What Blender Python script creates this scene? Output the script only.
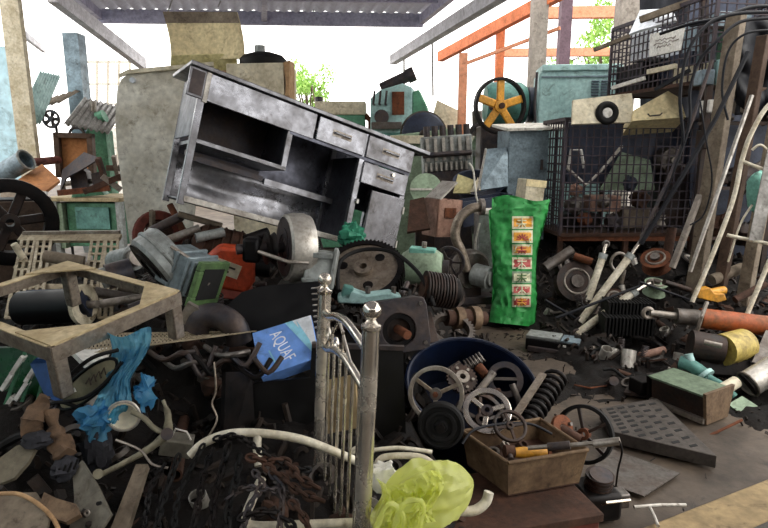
import bpy, math, random
import numpy as np
from mathutils import Vector, Matrix, Euler, noise
random.seed(7)
for o in list(bpy.data.objects): bpy.data.objects.remove(o)
sc = bpy.context.scene
COL = sc.collection
# ---------------------------------------------------------------- camera, sky, exposure
CAM_H, FPX, PITCH = 1.6, 580.0, math.radians(11)
cam = bpy.data.cameras.new('camera'); cam.sensor_width = 36; cam.lens = 36 * FPX / 768; cam.clip_end = 300; cam.clip_start = .05
camo = bpy.data.objects.new('camera', cam); COL.objects.link(camo)
camo.location = (0, 0, CAM_H); camo.rotation_euler = (math.pi / 2 - PITCH, 0, 0); sc.camera = camo
wd = bpy.data.worlds.new('overcast_sky'); sc.world = wd; wd.use_nodes = True
bg = wd.node_tree.nodes['Background']; bg.inputs[0].default_value = (1.0, .975, .94, 1); bg.inputs[1].default_value = 3.2
sc.view_settings.view_transform = 'Standard'; sc.view_settings.look = 'None'
sc.view_settings.gamma = 1; sc.view_settings.exposure = 0.0; sc.view_settings.use_curve_mapping = False
su = bpy.data.lights.new('hazy_sun', 'SUN'); su.energy = 1.2; su.angle = math.radians(30); su.color = (1, .95, .86)
suo = bpy.data.objects.new('hazy_sun', su); COL.objects.link(suo); suo.rotation_euler = (math.radians(15), math.radians(42), 0); suo.location = (3, -3, 9)

# ---------------------------------------------------------------- pixel -> place
SC_, CC_ = math.sin(PITCH), math.cos(PITCH)
def W(u, v, Y):
    a = (u - 384) / FPX; b = (v - 264) / FPX
    dy = CC_ - b * SC_; dz = -SC_ - b * CC_; q = Y / dy
    return Vector((a * q, Y, CAM_H + dz * q))
def K(v, Y):
    b = (v - 264) / FPX
    return Y / (CC_ - b * SC_) / FPX
def WZ(u, v, z):
    b = (v - 264) / FPX
    return W(u, v, (z - CAM_H) * (CC_ - b * SC_) / (-SC_ - b * CC_))

# ---------------------------------------------------------------- mesh builder
def catmull(P, n, closed=False):
    P = [Vector(p) for p in P]; out = []; m = len(P)
    segs = m if closed else m - 1
    for i in range(segs):
        g = (lambda j: P[j % m]) if closed else (lambda j: P[min(max(j, 0), m - 1)])
        p0, p1, p2, p3 = g(i - 1), g(i), g(i + 1), g(i + 2)
        for j in range(n):
            t = j / n
            out.append(.5 * ((2 * p1) + (p2 - p0) * t + (2 * p0 - 5 * p1 + 4 * p2 - p3) * t * t + (3 * p1 - p0 - 3 * p2 + p3) * t ** 3))
    if not closed: out.append(P[-1])
    return out
def circ(r, n, a0=0, a1=2 * math.pi, rz=None):
    return [(r * math.cos(a0 + (a1 - a0) * i / n), (rz or r) * math.sin(a0 + (a1 - a0) * i / n)) for i in range(n)]
def track(ax): return Vector(ax).normalized().to_track_quat('Z', 'Y').to_matrix()
class MB:
    def __init__(s, k=1.0): s.v = []; s.f = []; s.k = k; s.M = Matrix()
    def at(s, loc=(0, 0, 0), rot=(0, 0, 0)):
        s.M = Matrix.Translation(loc) @ Euler([math.radians(a) for a in rot]).to_matrix().to_4x4(); return s
    def add(s, vs, fs):
        b = len(s.v); M = s.M; k = s.k
        s.v += [(M @ Vector(p)) * k for p in vs]; s.f += [[i + b for i in f] for f in fs]; return s
    def box(s, x0, x1, y0, y1, z0, z1):
        v = [(x0, y0, z0), (x1, y0, z0), (x1, y1, z0), (x0, y1, z0), (x0, y0, z1), (x1, y0, z1), (x1, y1, z1), (x0, y1, z1)]
        return s.add(v, [(3, 2, 1, 0), (4, 5, 6, 7), (0, 1, 5, 4), (1, 2, 6, 5), (2, 3, 7, 6), (3, 0, 4, 7)])
    def bar(s, a, b, w, h=None, up=(0, 0, 1)):
        a = Vector(a); b = Vector(b); d = (b - a).normalized(); h = h or w
        x = d.cross(Vector(up))
        if x.length < 1e-4: x = d.cross(Vector((1, 0, 0)))
        x.normalize(); y = x.cross(d); v = []
        for p in (a, b):
            for i, j in ((-1, -1), (1, -1), (1, 1), (-1, 1)): v.append(p + x * (i * w / 2) + y * (j * h / 2))
        return s.add(v, [(3, 2, 1, 0), (4, 5, 6, 7), (0, 1, 5, 4), (1, 2, 6, 5), (2, 3, 7, 6), (3, 0, 4, 7)])
    def lathe(s, prof, a=(0, 0, 0), ax=(0, 0, 1), n=20, closed=False):
        R = track(ax); a = Vector(a); v = []; rings = []
        for r, h in prof:
            if abs(r) < 1e-7:
                rings.append([len(v)]); v.append(a + R @ Vector((0, 0, h)))
            else:
                rings.append(list(range(len(v), len(v) + n)))
                for i in range(n):
                    t = 2 * math.pi * i / n; v.append(a + R @ Vector((r * math.cos(t), r * math.sin(t), h)))
        f = []; m = len(rings)
        for q in range(m if closed else m - 1):
            A, B = rings[q], rings[(q + 1) % m]
            for i in range(n):
                j = (i + 1) % n
                if len(A) == 1 and len(B) == 1: continue
                if len(A) == 1: f.append((A[0], B[j], B[i]))
                elif len(B) == 1: f.append((A[i], A[j], B[0]))
                else: f.append((A[i], A[j], B[j], B[i]))
        return s.add(v, f)
    def cyl(s, a, b, r, r2=None, n=16, ri=0):
        a = Vector(a); b = Vector(b); L = (b - a).length; r2 = r if r2 is None else r2
        if ri: return s.lathe([(r, 0), (r2, L), (ri * r2 / r, L), (ri, 0)], a, b - a, n, True)
        return s.lathe([(0, 0), (r, 0), (r2, L), (0, L)], a, b - a, n)
    def ball(s, c, r, n=14, sz=1.0, ax=(0, 0, 1)):
        m = max(5, n // 2); return s.lathe([(r * math.sin(math.pi * i / m), -r * sz * math.cos(math.pi * i / m)) for i in range(m + 1)], c, ax, n)
    def torus(s, c, R, r, ax=(0, 1, 0), n=28, m=8):
        return s.lathe([(R + r * math.cos(2 * math.pi * i / m), r * math.sin(2 * math.pi * i / m)) for i in range(m)], c, ax, n, True)
    def tube(s, P, r, n=8, closed=False, sm=0, cap=True):
        if sm: P = catmull(P, sm, closed)
        P = [Vector(p) for p in P]; m = len(P); v = []; f = []
        nrm = None
        for i in range(m):
            t = (P[(i + 1) % m] - P[i - 1]) if closed else (P[min(i + 1, m - 1)] - P[max(i - 1, 0)])
            if t.length < 1e-9: t = Vector((0, 0, 1))
            t.normalize()
            if nrm is None: nrm = t.orthogonal().normalized()
            nrm = (nrm - t * nrm.dot(t))
            nrm = nrm.normalized() if nrm.length > 1e-6 else t.orthogonal().normalized()
            bn = t.cross(nrm); rr = r[min(int(i * len(r) / m), len(r) - 1)] if isinstance(r, (list, tuple)) else r
            for j in range(n):
                a = 2 * math.pi * j / n; v.append(P[i] + nrm * (rr * math.cos(a)) + bn * (rr * math.sin(a)))
        for i in range(m if closed else m - 1):
            for j in range(n):
                a, b = i * n, ((i + 1) % m) * n; f.append((a + j, a + (j + 1) % n, b + (j + 1) % n, b + j))
        if cap and not closed: f.append(tuple(range(n - 1, -1, -1))); f.append(tuple((m - 1) * n + j for j in range(n)))
        return s.add(v, f)
    def prism(s, poly, t, xz=True, y0=0.0):
        n = len(poly)
        if xz: v = [(x, y0, z) for x, z in poly] + [(x, y0 + t, z) for x, z in poly]
        else: v = [(x, y, y0) for x, y in poly] + [(x, y, y0 + t) for x, y in poly]
        f = [tuple(range(n)), tuple(range(2 * n - 1, n - 1, -1))] + [(i, n + i, n + (i + 1) % n, (i + 1) % n) for i in range(n)]
        if not xz: f = [tuple(reversed(q)) for q in f]
        return s.add(v, f)
    def ring(s, po, pi_, t, y0=0.0):
        n = len(po); v = []
        for y in (y0, y0 + t):
            v += [(x, y, z) for x, z in po] + [(x, y, z) for x, z in pi_]
        f = []
        for i in range(n):
            j = (i + 1) % n
            f += [(i, j, n + j, n + i), (2 * n + j, 2 * n + i, 3 * n + i, 3 * n + j), (j, i, 2 * n + i, 2 * n + j), (n + i, n + j, 3 * n + j, 3 * n + i)]
        return s.add(v, f)
    def gear(s, R, h, teeth, t, ri, y0=0.0):
        po = []; n = teeth * 4
        for i in range(n):
            r = R if i % 4 in (0, 1) else R - h; a = 2 * math.pi * i / n; po.append((r * math.cos(a), r * math.sin(a)))
        return s.ring(po, circ(ri, n), t, y0)
    def slab(s, P, t):           # solid panel through world points, thickness behind it
        P = [Vector(p) for p in P]; n = len(P); nr = Vector()
        for i in range(n): nr += P[i].cross(P[(i + 1) % n])
        nr.normalize()
        if nr.y < 0: nr = -nr
        v = P + [p + nr * t for p in P]
        f = [tuple(range(n)), tuple(range(2 * n - 1, n - 1, -1))] + [(i, n + i, n + (i + 1) % n, (i + 1) % n) for i in range(n)]
        return s.add(v, f)
    def flat(s, P, t):           # horizontal plate, thickness t downwards
        P = [Vector(p) for p in P]; n = len(P)
        if sum(P[i].x * P[(i + 1) % n].y - P[(i + 1) % n].x * P[i].y for i in range(n)) < 0: P = P[::-1]
        v = P + [p - Vector((0, 0, t)) for p in P]
        return s.add(v, [tuple(range(n)), tuple(range(2 * n - 1, n - 1, -1))] + [(i, n + i, n + (i + 1) % n, (i + 1) % n) for i in range(n)])
    def spring(s, R, L, turns, r, ax=None, n=6):
        P = [(R * math.cos(2 * math.pi * i / 14), R * math.sin(2 * math.pi * i / 14), L * i / (14 * turns)) for i in range(int(14 * turns) + 1)]
        return s.tube(P, r, n)
    def grid(s, nx, ny, fn, t=0.0):
        v = [fn(i / nx, j / ny) for j in range(ny + 1) for i in range(nx + 1)]
        f = [(j * (nx + 1) + i, j * (nx + 1) + i + 1, (j + 1) * (nx + 1) + i + 1, (j + 1) * (nx + 1) + i) for j in range(ny) for i in range(nx)]
        return s.add(v, f)
    def blob(s, c, rx, ry, rz, amp=.25, freq=2.2, seed=0, n=18):
        m = n // 2; v = []; f = []; c = Vector(c)
        for i in range(m + 1):
            for j in range(n):
                a = math.pi * i / m; b = 2 * math.pi * j / n
                d = Vector((math.sin(a) * math.cos(b), math.sin(a) * math.sin(b), math.cos(a)))
                q = 1 + amp * noise.noise(d * freq + Vector((seed * 7.3, seed, 0))) + amp * .5 * noise.noise(d * freq * 2.7 + Vector((seed, 0, 3)))
                v.append(c + Vector((d.x * rx, d.y * ry, d.z * rz)) * q)
        for i in range(m):
            for j in range(n): f.append((i * n + j, (i + 1) * n + j, (i + 1) * n + (j + 1) % n, i * n + (j + 1) % n))
        return s.add(v, f)
    def jitter(s, amp, freq, seed=0):
        for p in s.v:
            q = p * freq + Vector((seed * 3.1, seed, 0)); p += Vector((noise.noise(q), noise.noise(q + Vector((9, 0, 0))), noise.noise(q + Vector((0, 17, 0))))) * amp
        return s
    def mesh(s, name, org=None):
        me = bpy.data.meshes.new(name)
        vs = s.v if org is None else [p - org for p in s.v]
        me.from_pydata([tuple(p) for p in vs], [], s.f); me.update()
        me.polygons.foreach_set('use_smooth', [True] * len(me.polygons)); me.set_sharp_from_angle(angle=math.radians(38))
        return me

def setp(o, label=None, cat=None, group=None, kind=None):
    if label: o['label'] = label
    if cat: o['category'] = cat
    if group: o['group'] = group
    if kind: o['kind'] = kind
    return o
class Thing:
    def __init__(s, name, label, cat, pos, rot=(0, 0, 0), group=None, kind=None):
        if len(pos) == 3 and not isinstance(pos, Vector): s.k = K(pos[1], pos[2]); pos = W(*pos)
        else: s.k = 1.0
        s.o = bpy.data.objects.new(name, None); COL.objects.link(s.o); s.o.empty_display_size = .05
        s.o.location = pos; s.o.rotation_euler = [math.radians(a) for a in rot]; s.org = Vector(pos)
        setp(s.o, label, cat, group, kind)
    def m(s): return MB(s.k)
    def add(s, name, mb, ma, parent=None, bev=0, world=False, label=None, kind=None, solid=0, sub=0):
        me = mb if isinstance(mb, bpy.types.Mesh) else mb.mesh(name, s.org if world else None)
        o = bpy.data.objects.new(name, me); COL.objects.link(o); o.parent = parent or s.o
        if not me.materials: me.materials.append(MAT(ma))
        fin(o, bev, solid, sub)
        if label: o['label'] = label
        if kind: o['kind'] = kind
        return o
def fin(o, bev=0, solid=0, sub=0):
    if sub: m = o.modifiers.new('sub', 'SUBSURF'); m.levels = m.render_levels = sub
    if solid: m = o.modifiers.new('solid', 'SOLIDIFY'); m.thickness = solid; m.offset = 0
    if bev:
        m = o.modifiers.new('bevel', 'BEVEL'); m.width = bev; m.segments = 2; m.limit_method = 'ANGLE'; m.angle_limit = math.radians(40)
def solo(name, label, cat, mb, ma, pos=None, rot=(0, 0, 0), group=None, kind=None, bev=0, solid=0, sub=0):
    """one-mesh thing. pos None: the mesh is in world coordinates (origin set to its lowest point)"""
    if pos is None:
        org = min(mb.v, key=lambda p: p.z).copy(); me = mb.mesh(name, org); pos = org
    else:
        me = mb.mesh(name)
        if not isinstance(pos, Vector): pos = W(*pos)
    o = bpy.data.objects.new(name, me); COL.objects.link(o); o.location = pos; o.rotation_euler = [math.radians(a) for a in rot]
    me.materials.append(MAT(ma)); setp(o, label, cat, group, kind); fin(o, bev, solid, sub); return o
def panel(name, label, cat, P, t, ma, group=None, bev=0, kind=None):
    return solo(name, label, cat, MB().slab([W(*p) for p in P], t), ma, group=group, bev=bev, kind=kind)
def dup(o, pos, rot=None, label=None, group=None, scale=None):
    c = o.copy(); COL.objects.link(c); c.location = pos
    if rot: c.rotation_euler = [math.radians(a) for a in rot]
    if scale: c.scale = (scale,) * 3
    if label: c['label'] = label
    if group: c['group'] = group
    for ch in o.children:
        d = ch.copy(); COL.objects.link(d); d.parent = c
        for g in ch.children:
            e = g.copy(); COL.objects.link(e); e.parent = d
    return c

# ---------------------------------------------------------------- materials
def lin(h):
    h = h.lstrip('#'); c = [int(h[i:i + 2], 16) / 255 for i in (0, 2, 4)]
    return tuple((x / 12.92 if x < .04045 else ((x + .055) / 1.055) ** 2.4) for x in c) + (1,)
# name: colour, second colour (grime, rust, wear), share of it, roughness, metallic, noise scale, bump
MT = {
 'floor': ('5c4e40', '261f19', .55, .62, 0, 2.1, .8), 'kerb': ('9c8660', '625440', .4, .9, 0, 5, .4), 'slab': ('5a5650', '3a3632', .5, .9, 0, 4, .3),
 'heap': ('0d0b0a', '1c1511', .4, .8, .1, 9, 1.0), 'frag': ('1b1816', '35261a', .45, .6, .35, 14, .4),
 'roofsheet': ('8d8a94', '6d6a74', .4, .6, .2, 3, .1), 'roofbeam': ('aaa8bc', '8a88a0', .3, .6, .1, 4, .1),
 'galv': ('9a9894', '6a6660', .4, .5, .5, 8, .1), 'beamgrey': ('cfcdd2', 'a9a7ac', .4, .6, .2, 6, .1),
 'orangebeam': ('d9794a', 'a8603c', .4, .7, .1, 6, .1), 'pinkbeam': ('e09a78', 'c98562', .4, .8, 0, 4, .1), 'concol': ('a39a90', '7a726a', .5, .9, 0, 5, .3), 'purplecol': ('6a5560', '54444c', .5, .8, 0, 5, .2),
 'postcream': ('d6cdb6', '9c8e6e', .45, .9, 0, 7, .4), 'bluewall': ('b9d8e2', 'a3c3d0', .4, .8, 0, 2, .1), 'palelat': ('c9bfae', 'b3a897', .4, .8, 0, 6, .1),
 'leaf': ('a9cf6a', '7fae4c', .5, .7, 0, 3, 0), 'bark': ('6a5a48', '4a3c30', .5, .9, 0, 8, .5),
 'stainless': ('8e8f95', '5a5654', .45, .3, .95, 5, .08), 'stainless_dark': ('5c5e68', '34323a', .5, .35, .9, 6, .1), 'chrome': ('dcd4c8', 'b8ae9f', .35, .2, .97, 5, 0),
 'steelwarm': ('a59a8c', '5d4c3c', .5, .42, .8, 12, .1), 'iron': ('2e2b2a', '472e1f', .35, .55, .6, 10, .25), 'blackiron': ('121214', '241b16', .35, .5, .5, 10, .2),
 'rust': ('7a4426', '3c2418', .5, .85, .2, 9, .5), 'rustdark': ('4e3122', '26190f', .5, .85, .2, 9, .5), 'rustred': ('6e2e1f', '34180f', .5, .8, .1, 8, .4),
 'orange': ('d2502a', '8a3018', .35, .5, .1, 7, .2), 'hydorange': ('b5521f', '5c4426', .62, .5, .2, 9, .3), 'yellowor': ('d99a2e', '8d6420', .3, .5, .1, 8, .1), 'yellowpaint': ('c9b25a', '6a5a34', .45, .5, .1, 9, .2),
 'bluegrey': ('8396a0', '4a555c', .45, .5, .3, 7, .15), 'greypaint': ('9ba19f', '5a5852', .45, .5, .3, 7, .15), 'bluepaint': ('5a7fae', '34516f', .4, .5, .2, 7, .15),
 'greenpaint': ('5f7f4c', '34472c', .45, .55, .1, 8, .2), 'teal': ('5c9389', '385f5b', .4, .55, .1, 6, .2), 'tealpale': ('a9cbc8', '7fa3a2', .4, .6, .1, 4, .1), 'greentank': ('5d9a7a', '3f6a54', .4, .6, .1, 5, .1),
 'palegreen': ('93a98e', '5f6a58', .45, .6, .1, 6, .2), 'tealfoam': ('7ab8a8', '4c7a70', .4, .7, 0, 8, .2), 'greenmachine': ('4f8a68', '2c4c3a', .45, .6, .1, 7, .2),
 'cream': ('dcd3ba', 'a89c80', .4, .8, 0, 5, .2), 'dirtywhite': ('dcd8ca', 'a39a86', .38, .85, 0, 4, .25), 'beige': ('e8d8aa', 'c2b088', .4, .85, 0, 5, .2), 'white': ('d8d5cc', 'a8a294', .3, .6, 0, 7, .1),
 'whitetube': ('dcd6c4', '9a8a68', .35, .5, .1, 9, .1), 'card': ('b5926a', '8a6a48', .4, .9, 0, 6, .2), 'ply': ('b57a48', '8a5a34', .45, .8, 0, 5, .2), 'wood': ('857867', '564b3e', .5, .85, 0, 9, .3), 'tablewood': ('cbb994', '97835f', .45, .8, 0, 7, .2),
 'darkwood': ('5a4638', '38291f', .5, .85, 0, 8, .3), 'copper': ('b08a78', '7a5a4c', .5, .6, .2, 7, .2), 'leather': ('6e6654', '3e3a30', .5, .8, 0, 8, .3),
 'rubber': ('0d0d0e', '181614', .3, .7, 0, 10, .15), 'blackplastic': ('070708', '0c0b0b', .4, .42, 0, 7, .05), 'navy': ('0d1830', '070c18', .45, .4, 0, 6, .08), 'navypanel': ('2c4f86', '1d3458', .4, .5, 0, 6, .1), 'darkblue': ('2a3348', '191e2c', .4, .5, .2, 8, .1),
 'cable': ('101218', '1c1d24', .3, .55, 0, 10, .05), 'cagewire': ('332f3c', '4a3a34', .4, .6, .4, 14, .1), 'darkmetal': ('38383e', '5a4a40', .4, .5, .6, 10, .2), 'midmetal': ('6a6662', '4a3a2e', .45, .45, .7, 10, .2), 'lightmetal': ('a09a92', '6a5a4a', .45, .4, .7, 10, .15),
 'alum': ('c2beb6', '8a8278', .4, .4, .7, 9, .1), 'greenbottle': ('0f4a22', '0a2a14', .4, .3, 0, 6, .05), 'paper': ('e4e2dc', 'c8c4ba', .3, .8, 0, 7, .05), 'yellowcab': ('d8cf9a', 'a89c64', .4, .8, 0, 6, .1),
 'boxblue': ('6a96dc', '5c88d0', .4, .7, 0, 4, .03), 'boxwhite': ('dfe4ea', 'c0c6cc', .3, .7, 0, 5, .03), 'boxcyan': ('8fcbe0', '7ab8d0', .4, .7, 0, 4, .03), 'ink': ('e8eef6', 'd8dee8', .3, .7, 0, 5, 0), 'inkred': ('c85a44', 'a84430', .4, .7, 0, 5, 0), 'inkdark': ('4a4038', '3a322c', .4, .8, 0, 5, 0), 'inkpale': ('8a8078', '7a7068', .4, .8, 0, 5, 0),
 'sack': ('2f9a48', '1d6f33', .4, .6, 0, 6, .15), 'sackor': ('e8a83a', 'c0842c', .35, .6, 0, 9, .1), 'sackred': ('b8504a', '8a3a34', .4, .6, 0, 9, .1), 'sackwhite': ('d8d8b8', 'b8b894', .35, .6, 0, 9, .1),
 'shellolive': ('9c9679', '6a6450', .45, .5, .05, 7, .1), 'cardpale': ('a8936e', '7a6648', .45, .9, 0, 6, .2), 'ductgrey': ('8c9a9f', '515b5f', .45, .45, .4, 7, .15), 'castplate': ('4a433d', '2e2722', .5, .65, .2, 8, .2), 'darkfill': ('23252e', '15161c', .5, .8, 0, 4, .2), 'blockwall': ('5e574e', '3e3832', .5, .8, 0, 3, .2), 'enddark': ('4a3c38', '2c2628', .5, .35, .4, 8, .1), 'greendull': ('6e8068', '41503f', .5, .6, .1, 8, .2), 'slotblack': ('080808', '0c0b0a', .4, .9, 0, 8, 0), 'steelrust': ('8a7256', '3c2616', .55, .7, .35, 7, .25), 'steelpale': ('b5a88e', '7a6a50', .45, .6, .3, 9, .15), 'leverpaint': ('8e8872', '4c4636', .45, .55, .2, 8, .15), 'platelead': ('7a766a', '4a443a', .5, .6, .4, 8, .2), 'rustlead': ('7e6850', '4a3626', .5, .7, .3, 10, .3),
 'rag': ('6e5640', '2c2119', .5, .95, 0, 7, .5), 'ragdark': ('2a2a30', '16161a', .5, .95, 0, 7, .5), 'greencloth': ('2f8a6a', '1d5c48', .4, .7, 0, 7, .3), 'pinkred': ('b05a4c', '7a3a30', .4, .6, 0, 6, .2),
}
def texmat(name, spec):
    c1, c2, amt, rough, metal, scale, bump = spec
    m = bpy.data.materials.new(name); m.use_nodes = True; nt = m.node_tree; N = nt.nodes; L = nt.links; b = N['Principled BSDF']
    tc = N.new('ShaderNodeTexCoord'); oi = N.new('ShaderNodeObjectInfo'); ad = N.new('ShaderNodeVectorMath'); ad.operation = 'ADD'
    ml = N.new('ShaderNodeMath'); ml.operation = 'MULTIPLY'; ml.inputs[1].default_value = 23.7
    L.new(oi.outputs['Random'], ml.inputs[0]); L.new(tc.outputs['Object'], ad.inputs[0]); L.new(ml.outputs[0], ad.inputs[1])
    n1 = N.new('ShaderNodeTexNoise'); n1.inputs['Scale'].default_value = scale; n1.inputs['Detail'].default_value = 7; n1.inputs['Roughness'].default_value = .65
    L.new(ad.outputs[0], n1.inputs['Vector'])
    n2 = N.new('ShaderNodeTexNoise'); n2.inputs['Scale'].default_value = scale * 5.3; n2.inputs['Detail'].default_value = 4
    L.new(ad.outputs[0], n2.inputs['Vector'])
    mr = N.new('ShaderNodeMapRange'); mid = .5 + (.5 - amt) * .35; mr.inputs[1].default_value = mid - .17; mr.inputs[2].default_value = mid + .17; mr.inputs[4].default_value = .8
    L.new(n1.outputs[0], mr.inputs[0])
    mx = N.new('ShaderNodeMix'); mx.data_type = 'RGBA'; mx.inputs[6].default_value = lin(c1); mx.inputs[7].default_value = lin(c2); L.new(mr.outputs[0], mx.inputs[0])
    m2 = N.new('ShaderNodeMix'); m2.data_type = 'RGBA'; m2.blend_type = 'MULTIPLY'; m2.inputs[0].default_value = .5
    rp = N.new('ShaderNodeMapRange'); rp.inputs[1].default_value = .3; rp.inputs[2].default_value = .7; rp.inputs[3].default_value = .55; rp.inputs[4].default_value = 1.25
    L.new(n2.outputs[0], rp.inputs[0]); L.new(mx.outputs[2], m2.inputs[6]); L.new(rp.outputs[0], m2.inputs[7])
    n3 = N.new('ShaderNodeTexNoise'); n3.inputs['Scale'].default_value = scale * 2.1; n3.inputs['Detail'].default_value = 9; n3.inputs['Roughness'].default_value = .75; n3.inputs['Distortion'].default_value = .6
    L.new(ad.outputs[0], n3.inputs['Vector']); sp_ = N.new('ShaderNodeMapRange'); sp_.inputs[1].default_value = .54; sp_.inputs[2].default_value = .68; sp_.inputs[4].default_value = .75 if bump else 0
    L.new(n3.outputs[0], sp_.inputs[0]); m3 = N.new('ShaderNodeMix'); m3.data_type = 'RGBA'; c2l = lin(c2); m3.inputs[7].default_value = (c2l[0] * .45, c2l[1] * .4, c2l[2] * .36, 1)
    L.new(sp_.outputs[0], m3.inputs[0]); L.new(m2.outputs[2], m3.inputs[6]); L.new(m3.outputs[2], b.inputs['Base Color'])
    rr = N.new('ShaderNodeMapRange'); rr.inputs[3].default_value = max(.05, rough - .08); rr.inputs[4].default_value = min(1, rough + .22)
    L.new(mr.outputs[0], rr.inputs[0]); L.new(rr.outputs[0], b.inputs['Roughness'])
    if name in ('blackplastic', 'rubber', 'navy', 'heap', 'cable', 'blackiron'): b.inputs['Specular IOR Level'].default_value = .25
    if metal:
        mm = N.new('ShaderNodeMapRange'); mm.inputs[3].default_value = metal; mm.inputs[4].default_value = metal * .45; L.new(mr.outputs[0], mm.inputs[0]); L.new(mm.outputs[0], b.inputs['Metallic'])
    if bump:
        bp = N.new('ShaderNodeBump'); bp.inputs['Strength'].default_value = bump; bp.inputs['Distance'].default_value = .02
        L.new(n1.outputs[0], bp.inputs['Height']); L.new(bp.outputs[0], b.inputs['Normal'])
    return m
def roofmat(name):
    m = texmat(name, MT['roofsheet']); N = m.node_tree.nodes; L = m.node_tree.links; b = N['Principled BSDF']
    tl = N.new('ShaderNodeBsdfTranslucent'); tl.inputs[0].default_value = (.8, .79, .82, 1); mx = N.new('ShaderNodeMixShader'); mx.inputs[0].default_value = .3
    L.new(b.outputs[0], mx.inputs[1]); L.new(tl.outputs[0], mx.inputs[2]); L.new(mx.outputs[0], N['Material Output'].inputs[0]); return m
def bagmat(name, col, alpha):
    m = bpy.data.materials.new(name); m.use_nodes = True; nt = m.node_tree; N = nt.nodes; L = nt.links; b = N['Principled BSDF']
    b.inputs['Base Color'].default_value = lin(col); b.inputs['Roughness'].default_value = .28
    tl = N.new('ShaderNodeBsdfTranslucent'); tl.inputs[0].default_value = lin(col); tr = N.new('ShaderNodeBsdfTransparent'); tr.inputs[0].default_value = lin(col)
    a = N.new('ShaderNodeMixShader'); a.inputs[0].default_value = .4; L.new(b.outputs[0], a.inputs[1]); L.new(tl.outputs[0], a.inputs[2])
    c = N.new('ShaderNodeMixShader'); c.inputs[0].default_value = alpha; L.new(a.outputs[0], c.inputs[1]); L.new(tr.outputs[0], c.inputs[2]); L.new(c.outputs[0], N['Material Output'].inputs[0])
    return m
_mc = {}
def MAT(n):
    if n not in _mc:
        if n == 'bagblue': _mc[n] = bagmat(n, '7cc4e4', .6)
        elif n == 'roofsheet': _mc[n] = roofmat(n)
        elif n == 'bagyellow': _mc[n] = bagmat(n, 'ecf0a0', .42)
        else: _mc[n] = texmat(n, MT[n])
    return _mc[n]
def wheel(t, R, rim, hub, ns, tw, m_rim, m_sp, m_hub=None, sw=None, rot=0, hole=True, parent=None, toothed=0):
    """spoked wheel in the local XZ plane, axis Y; parts rim, hub, spoke"""
    mb = t.m(); mb.lathe([(R, -tw / 2), (R, tw / 2), (R - rim * .3, tw / 2 + rim * .1), (R - rim, tw / 2), (R - rim, -tw / 2), (R - rim * .3, -tw / 2 - rim * .1)], (0, 0, 0), (0, 1, 0), 40, True)
    t.add('rim', mb, m_rim, parent)
    mb = t.m(); mb.lathe([(hub * .45, -tw * .6), (hub, -tw * .55), (hub, tw * .55), (hub * .45, tw * .6)], (0, 0, 0), (0, 1, 0), 18, True)
    t.add('hub', mb, m_hub or m_sp, parent)
    sw = sw or hub * .7
    for i in range(ns):
        a = rot + 2 * math.pi * i / ns; d = Vector((math.cos(a), 0, math.sin(a)))
        t.add('spoke', t.m().bar(d * hub * .8, d * (R - rim * .7), sw, tw * .5, (0, 1, 0)), m_sp, parent, bev=sw * t.k * .15)
# ---------------------------------------------------------------- the setting
def struct(name, mb, ma, label=None, **k): return solo(name, label, None, mb, ma, kind='structure', **k)
def fl(i, j):
    x = -16 + 32 * i; y = -5 + 40 * j
    return (x, y, .012 * noise.noise(Vector((x * 1.7, y * 1.7, 0))) - .012)
struct('floor', MB().grid(90, 90, fl), 'floor', 'dark oily concrete floor of the scrap yard')
# the yellowish kerb strip at the lower right and the grey slab in front of it
a, b_ = WZ(610, 540, .03), WZ(800, 466, .03); d = (b_ - a).normalized(); nn = Vector((d.y, -d.x, 0))
a -= d * .6; b_ += d * 2
mb = MB()
for i in range(1): mb.flat([a, b_, b_ + nn * .2, a + nn * .2], .05)
o = struct('trim_1', mb, 'kerb', 'worn yellowish concrete kerb strip across the floor', bev=.008)
mb = MB().flat([a + nn * .2 - Vector((0, 0, .008)), b_ + nn * .2 - Vector((0, 0, .008)), b_ + nn * 2.5, a + nn * 2.5], .05)
struct('trim_2', mb, 'slab', 'grey asphalt apron in front of the kerb strip')
# roof: corrugated sheet on purlins, far right corner C
RC = Vector((.72, 11.6, 4.0)); EB = Vector((.2, -.98, 0)).normalized(); EL = Vector((-.995, -.06, 0)).normalized()
def rf(i, j):
    s_ = 5.95 * i; q = 15.5 * j
    return RC + EL * s_ + EB * q + Vector((0, 0, .14 + .03 * math.sin(s_ * 2 * math.pi / .22)))
ceil_ = struct('ceiling', MB().grid(200, 2, rf), 'roofsheet', 'grey corrugated sheet roof over the scrap yard', solid=.01)
def roofpart(name, mb, ma):
    me = mb.mesh(name, ceil_.location); o = bpy.data.objects.new(name, me); me.materials.append(MAT(ma)); COL.objects.link(o); o.parent = ceil_; return o
for i in range(13):
    q = .05 + i * 1.22
    hgt = .24 if i % 6 == 0 else .1
    roofpart('purlin', MB().bar(RC + EB * q + Vector((0, 0, .13 - hgt / 2)), RC + EL * 5.95 + EB * q + Vector((0, 0, .13 - hgt / 2)), .08, hgt), 'roofbeam')
for q in (.03, 2.95, 5.9): roofpart('rafter', MB().bar(RC + EL * q + Vector((0, 0, .02)), RC + EL * q + EB * 15.4 + Vector((0, 0, .02)), .1, .16), 'roofbeam')
for (u, v0, v1, Y) in ((168, -6, 12, 10.4), (218, -8, 7, 10.2), (310, 0, 25, 11.4)):
    roofpart('hanger_rod', MB().tube([W(u + 6, v0, Y), W(u, v1, Y)], .012, 6), 'galv')
struct('light_block_wall', MB().box(-9, 6, -4.4, -4.2, 0, 3.9), 'blockwall', 'unseen wall added behind the camera position to block frontal light')  # out-of-view blocker, added to cut light from behind the camera
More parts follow.
